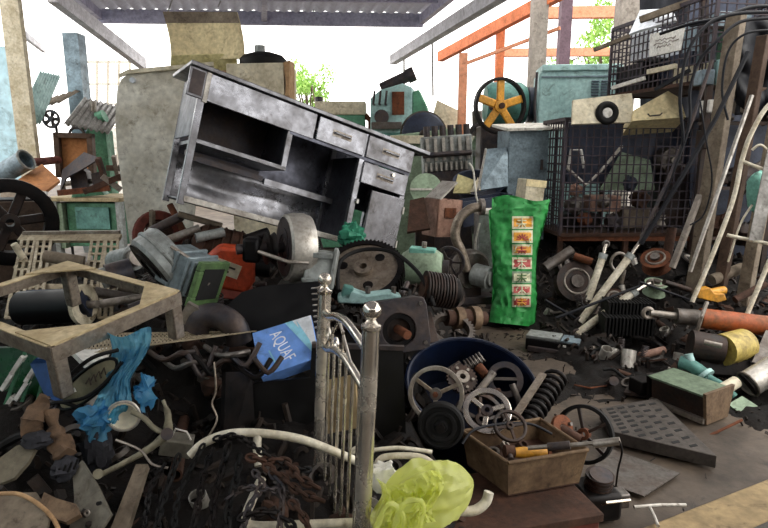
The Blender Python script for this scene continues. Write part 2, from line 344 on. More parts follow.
# beam and columns
def trim(n, label, mb, ma): return struct('trim_%d' % n, mb, ma, label)
d = (W(490, 0, 6.75) - W(393, 60, 10.7)).normalized()
trim(3, 'long grey steel gutter beam over the background machines', MB().bar(W(393, 60, 10.7), W(393, 60, 10.7) + d * 7.5, .12, .15), 'beamgrey')
def col(n, label, u, v, Y, w, ma, top=5.2, lean=0.0, dd=None):
    p = W(u, v, Y); trim(n, label, MB().bar((p.x, Y, 0), (p.x + lean, Y, top), w, dd or w, (0, 1, 0)), ma)
col(4, 'thin tan post holding the gutter beam', 463, 70, 9.2, .12, 'pinkbeam', 3.05)
trim(5, 'thin hanging rod beside the teal lathe', MB().bar(W(404, 48, 10.3), W(404, 92, 10.3), .03), 'galv')
trim(6, 'slender hanging rod left of the wheel post', MB().bar(W(432, 30, 9), W(433, 96, 9), .025), 'galv')
col(7, 'orange steel post behind the spoked wheel', 499.5, 60, 11.5, .15, 'orangebeam', 3.85)
trim(8, 'long orange steel beam slanting over the post', MB().bar(W(440, 57, 13.2), W(560, -7, 9.7), .13, .2), 'orangebeam')
col(9, 'thick grey concrete column right of the orange post', 537, 60, 10, .24, 'concol')
col(10, 'dark maroon column behind the pale teal cabinet', 564, 40, 12.5, .22, 'purplecol')
col(11, 'tan column rising behind the upper wire cage', 627, 20, 9, .28, 'concol')
trim(12, 'high faded orange cross beam at the back', MB().bar(W(545, 13, 16), W(720, 11, 16), .2, .28), 'pinkbeam')
trim(13, 'low faded orange cross beam at the back', MB().bar(W(500, 53, 16), W(720, 51, 16), .16, .2), 'pinkbeam')
trim(14, 'thin orange brace rail sloping between the columns', MB().bar(W(467, 63, 11), W(560, 28, 10), .05, .05), 'pinkbeam')
# left side
col(15, 'peeling cream post at the left edge', 22, 80, 7.3, .22, 'postcream', 4.6, -.04, .08)
struct('wall_left', MB().box(-6.6, -4.66, 7.7, 7.8, 0, 2.9).box(-4.05, -3.95, -4.2, 5.2, 0, 3.1), 'bluewall', 'pale sky blue wall panel at the left edge, with an added unseen side wall')  # second box is an unseen wall added to cut the left fill light
trim(16, 'grey roof truss chord slanting down at the upper left', MB().bar(W(52, -6, 8), W(143, 64, 11.4), .12, .2), 'beamgrey')
trim(17, 'thin lower brace of the slanting truss at the upper left', MB().bar(W(8, 22, 8), W(44, 50, 11.4), .06, .1), 'beamgrey')
col(18, 'blue grey steel column behind the vise table', 79, 90, 9.6, .24, 'bluegrey', 3.4)
struct('wall_back', MB().box(-9, -2.9, 19, 19.2, 0, 2.35), 'white', 'whitewashed low wall far behind the table')
t = Thing('lattice_gate', 'pale thin lattice gate far behind the vise table', 'gate', W(105, 152, 13))
for i in range(5): t.add('upright', MB().bar(W(86 + 11 * i, 60, 13), W(87 + 10 * i, 224, 13), .035), 'palelat', world=True)
for v in (62, 84, 104, 126, 148): t.add('rail', MB().bar(W(84, v, 13.04), W(132, v, 13.04), .035), 'palelat', world=True)
# trees
def tree(name, label, u, v, Y, r, seed):
    c = W(u, v, Y); t = Thing(name, label, 'tree', Vector((c.x, Y, 0)))
    rnd = random.Random(seed); mb = MB()
    mb.tube([(0, 0, 0), (.1, 0, c.z * .5), (0, .05, c.z)], [.16, .12, .06], 8, sm=4)
    for i in range(6):
        a = i * 1.05; mb.tube([(0.05, 0, c.z * .6), (.5 * r * math.cos(a), .5 * r * math.sin(a), c.z + .2 * r), (.8 * r * math.cos(a), .8 * r * math.sin(a), c.z + .5 * r * math.sin(i))], .035, 6)
    t.add('trunk', mb, 'bark')
    mb = MB()
    cl = [(Vector((rnd.gauss(0, .45), rnd.gauss(0, .45), rnd.gauss(0, .45))) * r, rnd.uniform(.25, .45) * r) for _ in range(16)]
    for _ in range(2600):
        p, q = rnd.choice(cl); d = Vector((rnd.gauss(0, 1), rnd.gauss(0, 1), rnd.gauss(0, 1))).normalized()
        mb.M = Matrix.Translation(Vector((0, 0, c.z)) + p + d * q * rnd.uniform(.5, 1)) @ Euler((rnd.uniform(0, 6), rnd.uniform(0, 6), rnd.uniform(0, 6))).to_matrix().to_4x4()
        s_ = r * .06; mb.add([(-s_, 0, 0), (0, -s_ * .5, 0), (s_, 0, 0), (0, s_ * .5, 0)], [(0, 1, 2, 3)])
    t.add('foliage', mb, 'leaf', kind='stuff')
tree('garden_tree', 'sunlit yellow green tree beyond the open yard, behind the desk', 306, 93, 24, 1.15, 3)
tree('garden_tree', 'sunlit green tree between the columns beyond the pale cabinet', 604, 64, 22, 1.5, 5)

# ---------------------------------------------------------------- heap surface (height field through points seen on the pile)
CP = []
for (u, v, Y) in [(30, 545, 1.5), (150, 560, 1.5), (250, 575, 1.5), (400, 580, 1.5), (30, 455, 1.8), (120, 470, 1.9), (200, 480, 1.9), (300, 485, 1.95), (400, 500, 1.95),
                  (30, 390, 2.2), (120, 400, 2.3), (220, 425, 2.3), (300, 420, 2.4), (390, 420, 2.5), (30, 340, 2.8), (130, 350, 2.7), (230, 356, 2.75), (310, 350, 2.7), (395, 360, 2.9),
                  (60, 306, 3.4), (150, 318, 3.15), (250, 318, 3.15), (330, 318, 3.3), (420, 330, 3.5), (60, 280, 4), (130, 275, 3.8), (230, 272, 3.8), (320, 282, 3.8), (385, 290, 4),
                  (200, 238, 4.4), (260, 246, 4.4), (300, 255, 4.4), (365, 275, 4.6), (430, 288, 4.8), (440, 300, 4.6),
                  (600, 300, 5.4), (680, 285, 5.4), (760, 290, 5.2), (640, 262, 6.1), (720, 255, 6), (790, 270, 5.8), (600, 272, 6.1), (700, 330, 4.5), (760, 340, 4.3), (740, 400, 3.6), (790, 380, 3.6)]:
    p = W(u, v, Y); CP.append((p.x, p.y, max(0, p.z)))
CP += [(-.8, 1.1, .25), (-.2, 1.1, .2), (.2, 1.3, .1), (.45, 1.7, .02), (.75, 1.6, -.06), (.7, 2.2, -.06), (.8, 2.8, -.06), (.62, 3.3, -.05), (.75, 3.9, -.06), (.55, 4.5, -.02), (.9, 4.9, -.06),
       (1.3, 2.4, -.08), (1.2, 3.2, -.08), (1.3, 4.2, -.06), (2, 2.6, -.08), (1.8, 3.3, -.06), (2.8, 2.8, -.06), (1.2, 4.7, -.05), (2.0, 4.5, .0), (.35, 2.6, .0), (.35, 3.1, .03), (.6, 5.4, -.05), (.2, 5.3, .1), (-.6, 5.3, .3), (.9, 5.9, -.02),
       (-2.4, 2, .5), (-2.8, 3, .5), (-3, 4, .3), (-2.4, 4.8, .05), (-1.4, 5.2, .4), (-3.4, 5.4, -.06), (-1, 6.2, .1), (0, 6.2, .2), (1, 7, .1), (1.7, 7.1, .62), (2.1, 7.1, .65), (2.5, 7.1, .65), (2.9, 7.1, .65), (3.3, 7.1, .6), (1.45, 4.55, .1), (1.75, 4.4, .12), (1.6, 4.15, .07), (4, 6.5, .4), (4.5, 5, .2), (4.4, 4, .1), (3.6, 3.2, 0), (-2, 6.5, -.05), (-.2, 7.2, .05), (1.6, 8, -.1), (-1, 8, -.1), (4, 8, -.1), (-4, 7, -.1)]
CPA = np.array(CP)
def hh(x, y):
    d2 = (CPA[:, 0] - x) ** 2 + (CPA[:, 1] - y) ** 2 + .012; w = d2 ** -1.9
    return float((w * CPA[:, 2]).sum() / w.sum())
def heapz(x, y):
    return hh(x, y) + .045 * noise.noise(Vector((x * 5, y * 5, 0))) + .03 * noise.noise(Vector((x * 13, y * 13, 4)))
def onheap(u, v, Y0=1.2, Y1=8):
    """walk along the line of sight of a pixel down to the heap; returns the point"""
    Y = Y0
    while Y < Y1:
        p = W(u, v, Y)
        if p.z <= max(heapz(p.x, p.y), 0): return p
        Y += .02
    return None
def hp(i, j):
    x = -3.9 + 8.9 * i; y = .9 + 7.3 * j; return (x, y, heapz(x, y))
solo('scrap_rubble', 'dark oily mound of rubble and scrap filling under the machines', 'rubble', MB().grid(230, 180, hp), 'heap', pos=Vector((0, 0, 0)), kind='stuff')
mb = MB(); rnd = random.Random(11)
n = 0
while n < 6000:
    x = rnd.uniform(-3, 4); y = rnd.uniform(1.2, 6.6); z = heapz(x, y)
    if z < -.03 and rnd.random() < (.9 if .6 < x < 3 and y < 5 else .985): continue
    if z < .03: z = .0; sz = rnd.uniform(.006, .02)
    else: sz = rnd.uniform(.012, .05)
    mb.M = Matrix.Translation((x, y, z + sz * .1)) @ Euler((rnd.uniform(0, 6), rnd.uniform(0, 6), rnd.uniform(0, 6))).to_matrix().to_4x4()
    q = rnd.random()
    if q < .4: mb.box(-sz, sz, -sz * .5, sz * .5, -sz * .18, sz * .18)
    elif q < .7: mb.cyl((-sz * 1.5, 0, 0), (sz * 1.5, 0, 0), sz * .3, n=6)
    elif q < .85: mb.lathe([(sz, -.2 * sz), (sz, .2 * sz), (sz * .55, .2 * sz), (sz * .55, -.2 * sz)], (0, 0, 0), (0, 0, 1), 9, True)
    else: mb.bar((-sz * 1.2, 0, 0), (sz * 1.2, sz * .3, 0), sz * .25)
    n += 1
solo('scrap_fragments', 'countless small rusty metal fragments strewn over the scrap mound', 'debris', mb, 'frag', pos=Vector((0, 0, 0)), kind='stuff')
# ---------------------------------------------------------------- machines and boxes at the back
def legs_to(t, xs, ma, z=None):   # short stand under a raised machine so that it reaches the floor
    pass
# green box tank
t = Thing('machine_tank', 'green sheet metal tank with cream lid behind the steel desk', 'tank', (341, 152, 9.6))
t.add('body', t.m().box(-24, 24, 0, 30, -97, 36), 'greentank', bev=.02)
t.add('lid', t.m().box(-25, 25, -1, 31, 36, 49), 'cream', bev=.02)
t.add('knob', t.m().cyl((-22, 10, 49), (-22, 10, 54), 4), 'darkmetal')
t.add('pipe', t.m().tube([(30, 5, -50), (30, 5, 30), (24, 5, 36)], 3, 8), 'rust')
# teal lathe
t = Thing('lathe', 'teal machine tool with a dark motor lying across its head', 'machine', (398, 152, 9.4), (0, 0, -8))
t.add('pedestal', t.m().prism([(-26, -99), (26, -99), (22, 20), (-24, 20)], 26), 'teal', bev=.02)
t.add('headstock', t.m().prism([(-28, 18), (14, 18), (14, 62), (4, 66), (-18, 60), (-28, 52)], 24), 'tealpale', bev=.02)
t.add('tail_cover', t.m().prism([(14, 20), (34, 20), (28, 44), (20, 60), (14, 58)], 22), 'greentank', bev=.015)
t.add('motor', t.m().cyl((-18, 8, 62), (12, 8, 75), 5.5, n=18).cyl((8, 8, 73), (15, 8, 76), 7, n=18), 'darkmetal')
t.add('panel_door', t.m().box(-6, 6, -1.5, 0, 36, 58), 'rust', bev=.005)
for x in (-24, -18, -12): t.add('lever', t.m().tube([(x, 0, 46), (x, -6, 46), (x + 2, -10, 58)], 1.2, 6), 'darkmetal')
t.add('chuck', t.m().cyl((-16, -1, 34), (-16, -6, 34), 7, n=18), 'darkmetal')
t.add('toolpost', t.m().box(-26, 4, -7, -1, 22, 29), 'midmetal', bev=.01)
# half hidden disc on a cream bed
t = Thing('disc_saw', 'large dark blue disc standing in a pale green machine bed', 'machine', (424, 152, 8.4))
t.add('bed', t.m().prism([(-36, -110), (34, -110), (34, 24), (-34, 16)], 30), 'palegreen', bev=.02)
t.add('disc', t.m().lathe([(0, -3), (20, -3), (22, -1.5), (22, 1.5), (20, 3), (0, 3)], (0, 8, 17), (0, 1, 0), 36), 'darkblue')
t.add('guard', t.m().ring([(24 * math.cos(math.pi * i / 16), 17 + 24 * math.sin(math.pi * i / 16)) for i in range(17)] + [(-24, 14), (24, 14)][::1], [(22 * math.cos(math.pi * i / 16), 17 + 22 * math.sin(math.pi * i / 16)) for i in range(17)] + [(-22, 14), (22, 14)], 3, 12), 'midmetal')
t.add('hub', t.m().cyl((0, 3, 17), (0, 0, 17), 5, n=14), 'midmetal')
t.add('table_slat', t.m().box(-34, 34, -3, 0, 8, 16), 'cream', bev=.006)
# engine block
t = Thing('engine_block', 'grey multi cylinder engine block with a row of fins', 'engine', (449, 166, 7.4), (0, -4, 0))
t.add('block', t.m().box(-26, 24, 0, 24, -70, 30), 'greypaint', bev=.015)
for i in range(6):
    t.add('cylinder', t.m().cyl((-20 + 8 * i, 6, 24), (-20 + 8 * i, 6, 40), 3.2, n=12), 'darkmetal')
    t.add('rib', t.m().box(-22 + 8 * i, -19 + 8 * i, -3, 0, 6, 28), 'alum')
for i in range(9): t.add('fin', t.m().box(-24 + 5 * i, -22 + 5 * i, -5, 0, -4, 4), 'alum')
t.add('manifold', t.m().tube([(-26, -6, 12), (0, -7, 12), (22, -6, 12)], 2.6, 8), 'darkmetal')
t.add('sump', t.m().box(-22, 20, -3, 20, -112, -4), 'darkmetal', bev=.02)
t = Thing('machine_bed', 'pale green cast machine bed between the engine and the yellow wheel', 'machine', (478, 262, 8.9))
t.add('casting', t.m().prism([(-16, -6), (20, -6), (22, 96), (10, 128), (-4, 130), (-12, 110)], 26), 'palegreen', bev=.02); t.add('shelf', t.m().box(-22, 18, -8, 10, 104, 110), 'greypaint', bev=.01)
t.add('valve', t.m().cyl((-4, 0, 124), (-6, -4, 146), 5, n=14), 'midmetal'); t.add('pipe', t.m().tube([(-14, -6, 120), (-8, -8, 132), (6, -8, 132), (12, -8, 118)], 2.4, 8, sm=4), 'darkmetal')
panel('cream_wedge', 'cream wedge shaped board behind the dark blue disc', 'board', [(428, 134, 9.4), (464, 140, 9.4), (462, 112, 9.5), (437, 100, 9.5)], .04, 'cream')
# spoked wheel
t = Thing('flywheel', 'big black rimmed wheel with five yellow orange spokes', 'wheel', (500, 106, 7.6), (0, 0, 14))
wheel(t, 27.5, 2.8, 6.5, 5, 6, 'blackiron', 'yellowor', 'yellowor', 8, math.pi / 2)
t.add('axle', t.m().cyl((0, -6, 0), (0, 20, 0), 3), 'rustdark')
# machine carrying the wheel
t = Thing('pump_motor', 'teal motor housing mounted behind the yellow spoked wheel', 'motor', (506, 140, 8.0))
t.add('housing', t.m().lathe([(0, -20), (18, -20), (22, -14), (22, 14), (18, 20), (0, 20)], (0, 12, 35), (1, 0, 0), 20), 'teal')
t.add('base', t.m().box(-26, 22, -4, 28, -132, 14), 'darkmetal', bev=.02)
t.add('fan_cover', t.m().cyl((22, 12, 35), (32, 12, 35), 17, n=20), 'darkblue')
# pale teal cabinet machine with louvres
t = Thing('generator_cabinet', 'pale teal sheet metal cabinet with two louvred vents', 'cabinet', (574, 168, 7.7), (0, 0, -6))
t.add('body', t.m().prism([(-38, -106), (38, -106), (40, 92), (36, 96), (-34, 96), (-38, 90)], 40), 'tealpale', bev=.02)
t.add('top_edge', t.m().box(-36, 40, -2, 42, 93, 99), 'tealpale', bev=.01)
t.add('seam', t.m().box(-36, 38, -1.2, 0, 87, 88.4), 'bluegrey')
for x in (15, 24):
    for i in range(6): t.add('louvre', t.m().at((x, -1, 70 + 2.6 * i), (25, 0, 0)).box(-3.4, 3.4, -.8, .8, -.7, .7), 'bluegrey')
for v in (0, 1): t.add('side_rail', t.m().tube([(-41, -2, 92), (-42, -3, 60), (-40, -3, 40)], 1.3, 6), 'darkmetal') if v else None
# grey cabinet with white tilted lid
t = Thing('electric_cabinet', 'plain grey steel cabinet with a white lid, left of the wire cage', 'cabinet', (527, 190, 6.7), (0, 0, 12))
t.add('body', t.m().box(-21, 21, 0, 30, -100, 58), 'bluegrey', bev=.008)
t.add('lid', t.m().at((0, 0, 60), (8, -2, 0)).box(-26, 42, -6, 34, -1.5, 1.5), 'white', bev=.005)
t.add('handle', t.m().box(13, 15, -2, 0, 20, 30), 'darkmetal')
# leaning panels and boxes near it
panel('metal_sheet', 'grey blue metal panel with a pale edge leaning on the grey cabinet', 'panel', [(480, 190, 6.4), (508, 186, 6.5), (508, 147, 6.7), (486, 149, 6.7)], .03, 'bluegrey')
solo('pale_bar', 'thin pale bar leaning along the grey blue panel', 'bar', MB().bar(W(478, 190, 6.3), W(486, 149, 6.6), .02, .03), 'alum')
t = Thing('dark_crate', 'dark blue open tray box below the grey cabinet', 'box', (490, 222, 6.1), (0, -8, 10))
for a_ in ((-28, 26, 0, 2, 0, 24), (-28, 26, 26, 28, 0, 24), (-28, -26, 0, 28, 0, 24), (24, 26, 0, 28, 0, 24)): t.add('side', t.m().box(*a_), 'darkblue')
t.add('bottom', t.m().box(-28, 26, 0, 28, -1, 1), 'darkblue')
t = Thing('pale_box', 'small cream box at the foot of the wire cage', 'box', (533, 206, 6.0), (0, 6, 18))
t.add('body', t.m().box(-11, 11, 0, 18, -6, 26), 'cream', bev=.01); t.add('flap', t.m().box(-11.5, 11.5, -.8, 0, 19, 26), 'beige')
panel('cardboard_sheet', 'tan cardboard sheet propped among boxes behind the copper box', 'cardboard', [(453, 193, 6.6), (470, 193, 6.5), (474, 180, 6.6), (458, 174, 6.7)], .02, 'yellowcab')
panel('cardboard_sheet', 'folded cream cardboard flap beside the tan sheet', 'cardboard', [(470, 192, 6.4), (481, 190, 6.4), (478, 177, 6.5)], .015, 'cream')
t = Thing('tin_box', 'dull copper coloured open tin box with lid ajar', 'box', (449, 236, 5.8), (0, 4, 32))
for a_ in ((-16, 14, 0, 1.5, 0, 36), (-16, 14, 23, 24.5, 0, 36), (-16, -14.5, 0, 24, 0, 36), (12.5, 14, 0, 24, 0, 36)): t.add('side', t.m().box(*a_), 'copper')
t.add('bottom', t.m().box(-16, 14, 0, 24, -1, 1), 'copper')
t.add('lid', t.m().at((-14, 12, 36), (0, -42, 0)).box(0, 26, -12, 12, -1, 1), 'alum')
t.add('label_plate', t.m().box(-8, 6, -1, 0, 18, 28), 'rust')
t = Thing('green_disc', 'pale green round plate leaning behind the desk corner', 'plate', (426, 189, 6.4))
t.add('dish', t.m().lathe([(0, -1.5), (14, -1.5), (16, 0), (16, 1.5), (0, 2.5)], (0, 0, 0), (0, -1, .35), 30), 'palegreen'); t.add('white_strip', t.m().box(-16, 6, -4.5, -3.5, -1, 1), 'white')
t.add('backing_block', t.m().box(-10, 10, 1, 14, -90, 4), 'iron', bev=.01)
panel('metal_plate', 'brown metal plate standing under the green round plate', 'plate', [(407, 232, 5.6), (430, 228, 5.6), (424, 197, 5.9), (410, 200, 5.9)], .03, 'rustdark')
solo('wide_bowl', 'dark steel basin lying among the boxes near the engine', 'basin', MB(K(178, 6.9)).lathe([(0, 0), (20, 2), (26, 14), (24, 14), (18, 4), (0, 2)], (0, 0, -12), (0, -.5, 1), 28), 'darkblue', pos=(478, 182, 6.9))
# pump with S pipe
t = Thing('water_pump', 'old pump with a curved swan neck pipe beside the green sack', 'pump', (468, 296, 5.45), (0, 0, 6))
t.add('volute', t.m().lathe([(0, -7), (18, -7), (21, -3), (21, 5), (16, 9), (0, 10)], (2, 2, 26), (-.3, 1, 0), 26), 'midmetal')
t.add('motor', t.m().cyl((4, -8, 24), (16, -20, 22), 11, n=18).cyl((16, -20, 22), (18, -22, 22), 8, n=14), 'greypaint')
t.add('base', t.m().box(-20, 24, -12, 16, -6, 2), 'darkmetal', bev=.01)
t.add('foot', t.m().box(-8, 12, -6, 10, 0, 10), 'iron', bev=.01)
t.add('neck_pipe', t.m().tube([(-4, -10, 28), (-10, -11, 46), (-17, -11, 62), (-14, -11, 78), (-3, -11, 88), (8, -11, 90)], 4.6, 12, sm=5), 'steelwarm')
t.add('flange', t.m().lathe([(4, -2), (8, -2), (8, 2), (4, 2)], (8, -11, 90), (1, 0, 0), 18, True), 'midmetal')
t = Thing('utility_box', 'narrow grey steel box standing behind the green sack', 'box', (488, 292, 5.55), (0, -2, 8))
t.add('body', t.m().box(-9, 16, 0, 18, 0, 78), 'greypaint', bev=.006)
t.add('lid', t.m().box(-10, 17, -1, 19, 78, 82), 'white', bev=.004)
t.add('wire', t.m().tube([(-7, -2, 80), (-13, -4, 96), (-16, -5, 120), (-20, -5, 128)], .9, 6, sm=4), 'white')
t.add('lower_wire', t.m().tube([(-9, -2, 70), (-14, -4, 50), (-12, -5, 30), (-6, -4, 20)], .9, 6, sm=4), 'white')
# pale green tank motor
t = Thing('gear_motor', 'pale green rounded gear motor right of the desk door', 'motor', (420, 290, 4.9), (0, 4, -10))
t.add('casing', t.m().lathe([(0, -20), (14, -20), (18, -14), (18, 14), (14, 20), (0, 20)], (0, 6, 22), (1, 0, .08), 20), 'palegreen')
t.add('top_cover', t.m().box(-14, 12, -2, 14, 36, 42), 'tealfoam', bev=.01)
t.add('end_cap', t.m().cyl((20, 6, 23), (26, 6, 23), 9, n=16), 'darkmetal')
t.add('foot', t.m().box(-18, 16, -4, 16, 0, 6), 'iron', bev=.008)
t.add('bolt', t.m().cyl((0, 6, 42), (0, 6, 48), 2.5, n=8), 'lightmetal')
t = Thing('small_handwheel', 'small dark spoked wheel beside the old pump', 'wheel', (449, 262, 4.95), (0, 0, -20))
wheel(t, 16, 2.6, 4, 6, 3, 'darkmetal', 'darkmetal', None, 2)
solo('pulley_disc', 'dark pulley disc lying on the floor by the old pump', 'pulley', MB(K(292, 5)).lathe([(4, -3), (17, -3), (15, 0), (17, 3), (4, 3)], (0, 0, 0), (0, -.35, 1), 26, True), 'iron', pos=(448, 296, 5.0))

# ---------------------------------------------------------------- left rear: table, vise and boards
t = Thing('work_table', 'wooden topped table with green drawers carrying the vise', 'table', (86, 197, 7.6), (0, 0, -6))
t.add('tabletop', t.m().box(-42, 40, -8, 50, -4, 0), 'tablewood', bev=.008)
for x in (-32, 36):
    for y in (-2, 44): t.add('leg', t.m().box(x - 3, x + 3, y - 3, y + 3, -64, -4), 'greypaint')
dr = t.add('drawer_box', t.m().box(-22, 30, 0, 40, -50, -6), 'greenmachine', bev=.006)
dd = t.add('drawer', t.m().box(-12, 24, -2, 0, -32, -10), 'teal', dr, bev=.004)
t.add('side_cover', t.m().box(-34, -24, -4, 30, -52, -6), 'palegreen', bev=.006)
t = Thing('bench_vise', 'dark green bench vise on the wooden table', 'vise', (86, 196.5, 7.5), (0, -4, 10))
t.add('base', t.m().prism([(-14, 0), (18, 0), (12, 8), (-10, 8)], 18), 'greenmachine', bev=.006)
t.add('fixed_jaw', t.m().prism([(-12, 7), (4, 7), (4, 24), (-2, 30), (-12, 22)], 16), 'darkmetal', bev=.006)
t.add('sliding_jaw', t.m().prism([(8, 8), (18, 8), (18, 24), (8, 22)], 14), 'darkmetal', bev=.006)
t.add('screw', t.m().cyl((-20, 7, 14), (38, 7, 15), 2.6, n=12), 'lightmetal')
t.add('handle', t.m().tube([(-21, 0, 4), (-21, 12, 24)], 1.4, 6), 'lightmetal')
t = Thing('display_case', 'small brown wooden open case standing upright behind the vise', 'frame', (76, 178, 7.8), (0, 2, 8))
for a_ in ((-19, -14, 0, 10, 0, 44), (12, 17, 0, 10, 0, 44), (-19, 17, 0, 10, 39, 44), (-19, 17, 0, 10, 0, 4)): t.add('board', t.m().box(*a_), 'darkwood', bev=.004)
t.add('back_board', t.m().box(-16, 14, 7, 9, 3, 40), 'ply')
panel('hood_plate', 'dark folded sheet metal hood beside the vise', 'sheet', [(60, 192, 7.35), (62, 170, 7.4), (84, 152, 7.5), (100, 158, 7.45), (84, 168, 7.35), (66, 178, 7.3)], .02, 'darkmetal')
for i, (u0, v0, u1, v1, c_) in enumerate(((58, 193, 110, 188, 'rust'), (84, 192, 122, 176, 'rustdark'), (102, 176, 121, 190, 'lightmetal'), (98, 158, 104, 176, 'rustdark'), (114, 156, 118, 176, 'steelwarm'), (106, 168, 124, 168, 'darkwood'))):
    solo('scrap_bar', ['rusty flat bar lying along the front of the wooden table', 'dark rusted bar crossing the right end of the wooden table', 'bright steel bar slanting off the right end of the wooden table', 'short dark upright bar behind the vise screw', 'worn steel upright peg at the table end by the cream panel', 'brown wooden batten behind the vise at the table end'][i], 'bar', MB().bar(W(u0, v0, 7.2 + .03 * i), W(u1, v1, 7.3 + .03 * i), .05, .07), c_)
panel('plywood_board', 'orange brown plywood board lying on the pile by the left wall', 'board', [(8, 186, 6.1), (40, 195, 5.9), (60, 180, 6.3), (42, 164, 6.6)], .03, 'ply')
panel('plywood_board', 'grey brown board under the orange plywood at the left wall', 'board', [(0, 200, 5.9), (36, 206, 5.7), (42, 193, 5.85), (0, 178, 6.1)], .03, 'wood')
t = Thing('duct_pipe', 'grey sheet metal duct lying by the blue wall', 'duct', (8, 176, 6.3), (0, 0, 0))
t.add('pipe', t.m().cyl((-30, 10, -8), (20, 0, 16), 10, n=22, ri=9), 'bluegrey'); t.add('rim', t.m().torus((20, 0, 16), 10, 1.2, (.9, -.1, .45)), 'greypaint')
solo('brown_pipe', 'thin maroon pipe running from the duct behind the table', 'pipe', MB().tube([W(26, 163, 6.8), W(58, 160, 7.6)], .05, 10), 'rustred')
t = Thing('large_pulley', 'big dark spoked pulley standing at the left edge', 'wheel', (10, 222, 4.6), (0, 12, 34))
wheel(t, 43, 13, 9, 6, 17, 'blackiron', 'iron', 'iron', 9, .3)
panel('white_rag', 'crumpled white card lying above the big pulley', 'card', [(32, 200, 4.9), (44, 204, 4.8), (48, 192, 5.0), (40, 190, 5.0)], .012, 'white')
t = Thing('desk_fan', 'small dark round fan on the sheets behind the table', 'fan', (51, 119, 8.4))
t.add('cage', t.m().torus((0, 0, 0), 8, 1.3, n=24), 'darkmetal'); t.add('hub', t.m().cyl((0, -2, 0), (0, 3, 0), 2.6), 'darkmetal')
for i in range(5):
    a = i * 1.257; t.add('blade', t.m().at((0, 0, 0), (0, math.degrees(a), 0)).prism([(1.5, -1), (7, -2.6), (7.4, 1.8), (2, 1.2)], 1), 'iron')
t.add('stand', t.m().bar((2, 4, -4), (5, 6, -146), 2.5), 'darkmetal')
def corr(u0, v0, u1, v1, Y, wz):
    A, B = W(u0, v0, Y), W(u1, v1, Y + .5)
    def f(i, j):
        p = A.lerp(B, i) + Vector((.1 * j, -.8 * j, -wz * 2 * j)); return p + Vector((0, 0, .016 * math.sin(i * 50)))
    return MB().grid(70, 3, f)
solo('corrugated_sheet', 'old corrugated roofing sheet lying behind the steel column', 'sheet', corr(30, 104, 80, 90, 9.0, .12), 'wood', solid=.012)
solo('corrugated_sheet', 'second weathered corrugated sheet drooping right of the steel column', 'sheet', corr(84, 98, 124, 108, 8.6, .2), 'galv', solid=.012)
solo('corrugated_sheet', 'bluish crumpled sheet hanging near the top of the left post', 'sheet', corr(40, 72, 60, 76, 8.2, .35), 'tealpale', solid=.012)
t = Thing('green_press', 'small green press machine between the column and the cream panel', 'machine', (103, 262, 8.4))
t.add('body', t.m().prism([(-10, -2), (16, -2), (14, 128), (2, 138), (-8, 122)], 16), 'greenmachine', bev=.01)
t.add('head', t.m().cyl((-12, 6, 134), (12, 6, 142), 6, n=14), 'greentank'); t.add('wheel', t.m().torus((-12, -3, 124), 7, 1.4), 'darkmetal')
t.add('column', t.m().cyl((0, 6, 132), (2, 6, 156), 3, n=10), 'lightmetal')

# ---------------------------------------------------------------- large sheets behind the desk
t = Thing('metal_sheet', 'large dirty cream metal panel with rounded corner leaning behind desk', 'panel', W(150, 245, 4.75))
P = [(130, 246), (117, 150), (115, 120), (117, 90), (121, 79), (128, 74), (150, 71), (196, 69), (214, 66), (206, 130), (190, 248)]
t.add('plate', MB().slab([W(u, v, 4.75 + (246 - v) * .0011) for u, v in P], .012), 'dirtywhite', world=True, bev=.003)
hc = W(132, 80, 4.9); t.add('hole', MB().cyl(hc + Vector((0, .0, 0)), hc + Vector((0, .03, 0)), .022, n=14), 'boxwhite', world=True)
t.add('edge_flange', MB().slab([W(119, 78, 4.9), W(128, 73.5, 4.9), W(214, 65.5, 4.9), W(214, 67, 4.95), W(128, 75, 4.95)], .03), 'cream', world=True)
# curved beige sheet
def bs(i, j):
    u = 163 + 74 * i + 5 * j * (1 - i) + 4 * j * i; v = 12 + 47 * j
    return W(u + 4 * math.sin(j * 2.2), v, 6.4 + .18 * math.sin(i * 3 + .4) - .1 * j)
t = Thing('bent_sheet', 'bent beige sheet with a dark top band standing above the desk', 'sheet', W(200, 120, 6.6))
t.add('sheet', MB().grid(14, 12, bs), 'beige', world=True, solid=.015)
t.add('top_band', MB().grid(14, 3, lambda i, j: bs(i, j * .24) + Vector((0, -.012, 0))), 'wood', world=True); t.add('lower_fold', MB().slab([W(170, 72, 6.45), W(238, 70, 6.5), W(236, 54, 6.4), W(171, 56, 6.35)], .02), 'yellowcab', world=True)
t.add('support_box', MB().slab([W(168, 150, 6.75), W(240, 150, 6.75), W(240, 72, 6.6), W(170, 74, 6.55)], .4), 'card', world=True)
# box with black drum
t = Thing('carton_box', 'beige carton with torn brown corner behind the desk top', 'box', (258, 130, 5.8), (0, 0, -6))
t.add('body', t.m().box(-30, 28, 0, 50, -110, 64), 'cream', bev=.01)
t.add('torn_corner', t.m().prism([(27, 20), (33, 22), (34, 66), (28, 64), (30, 44)], 20), 'card')
t = Thing('black_drum', 'squat black round drum with grey cap on the beige carton', 'drum', (259, 66, 6.1))
t.add('body', t.m().lathe([(0, 0), (23, 0), (24, 3), (24, 9), (20, 13), (10, 16), (0, 16)], (0, 22, 0), (0, 0, 1), 30), 'rubber')
t.add('cap', t.m().cyl((-3, 22, 15), (-3, 22, 23), 5.5, n=16), 'greypaint')
t = Thing('dark_filler_box', 'dark slatted box added to darken the gap behind the big dark pulley', 'crate', (18, 262, 5.2), (0, 0, 16))  # guessed box, put in to darken the view through the pulley
t.add('body', t.m().box(-50, 26, 6, 40, -60, 62), 'blackiron', bev=.01)
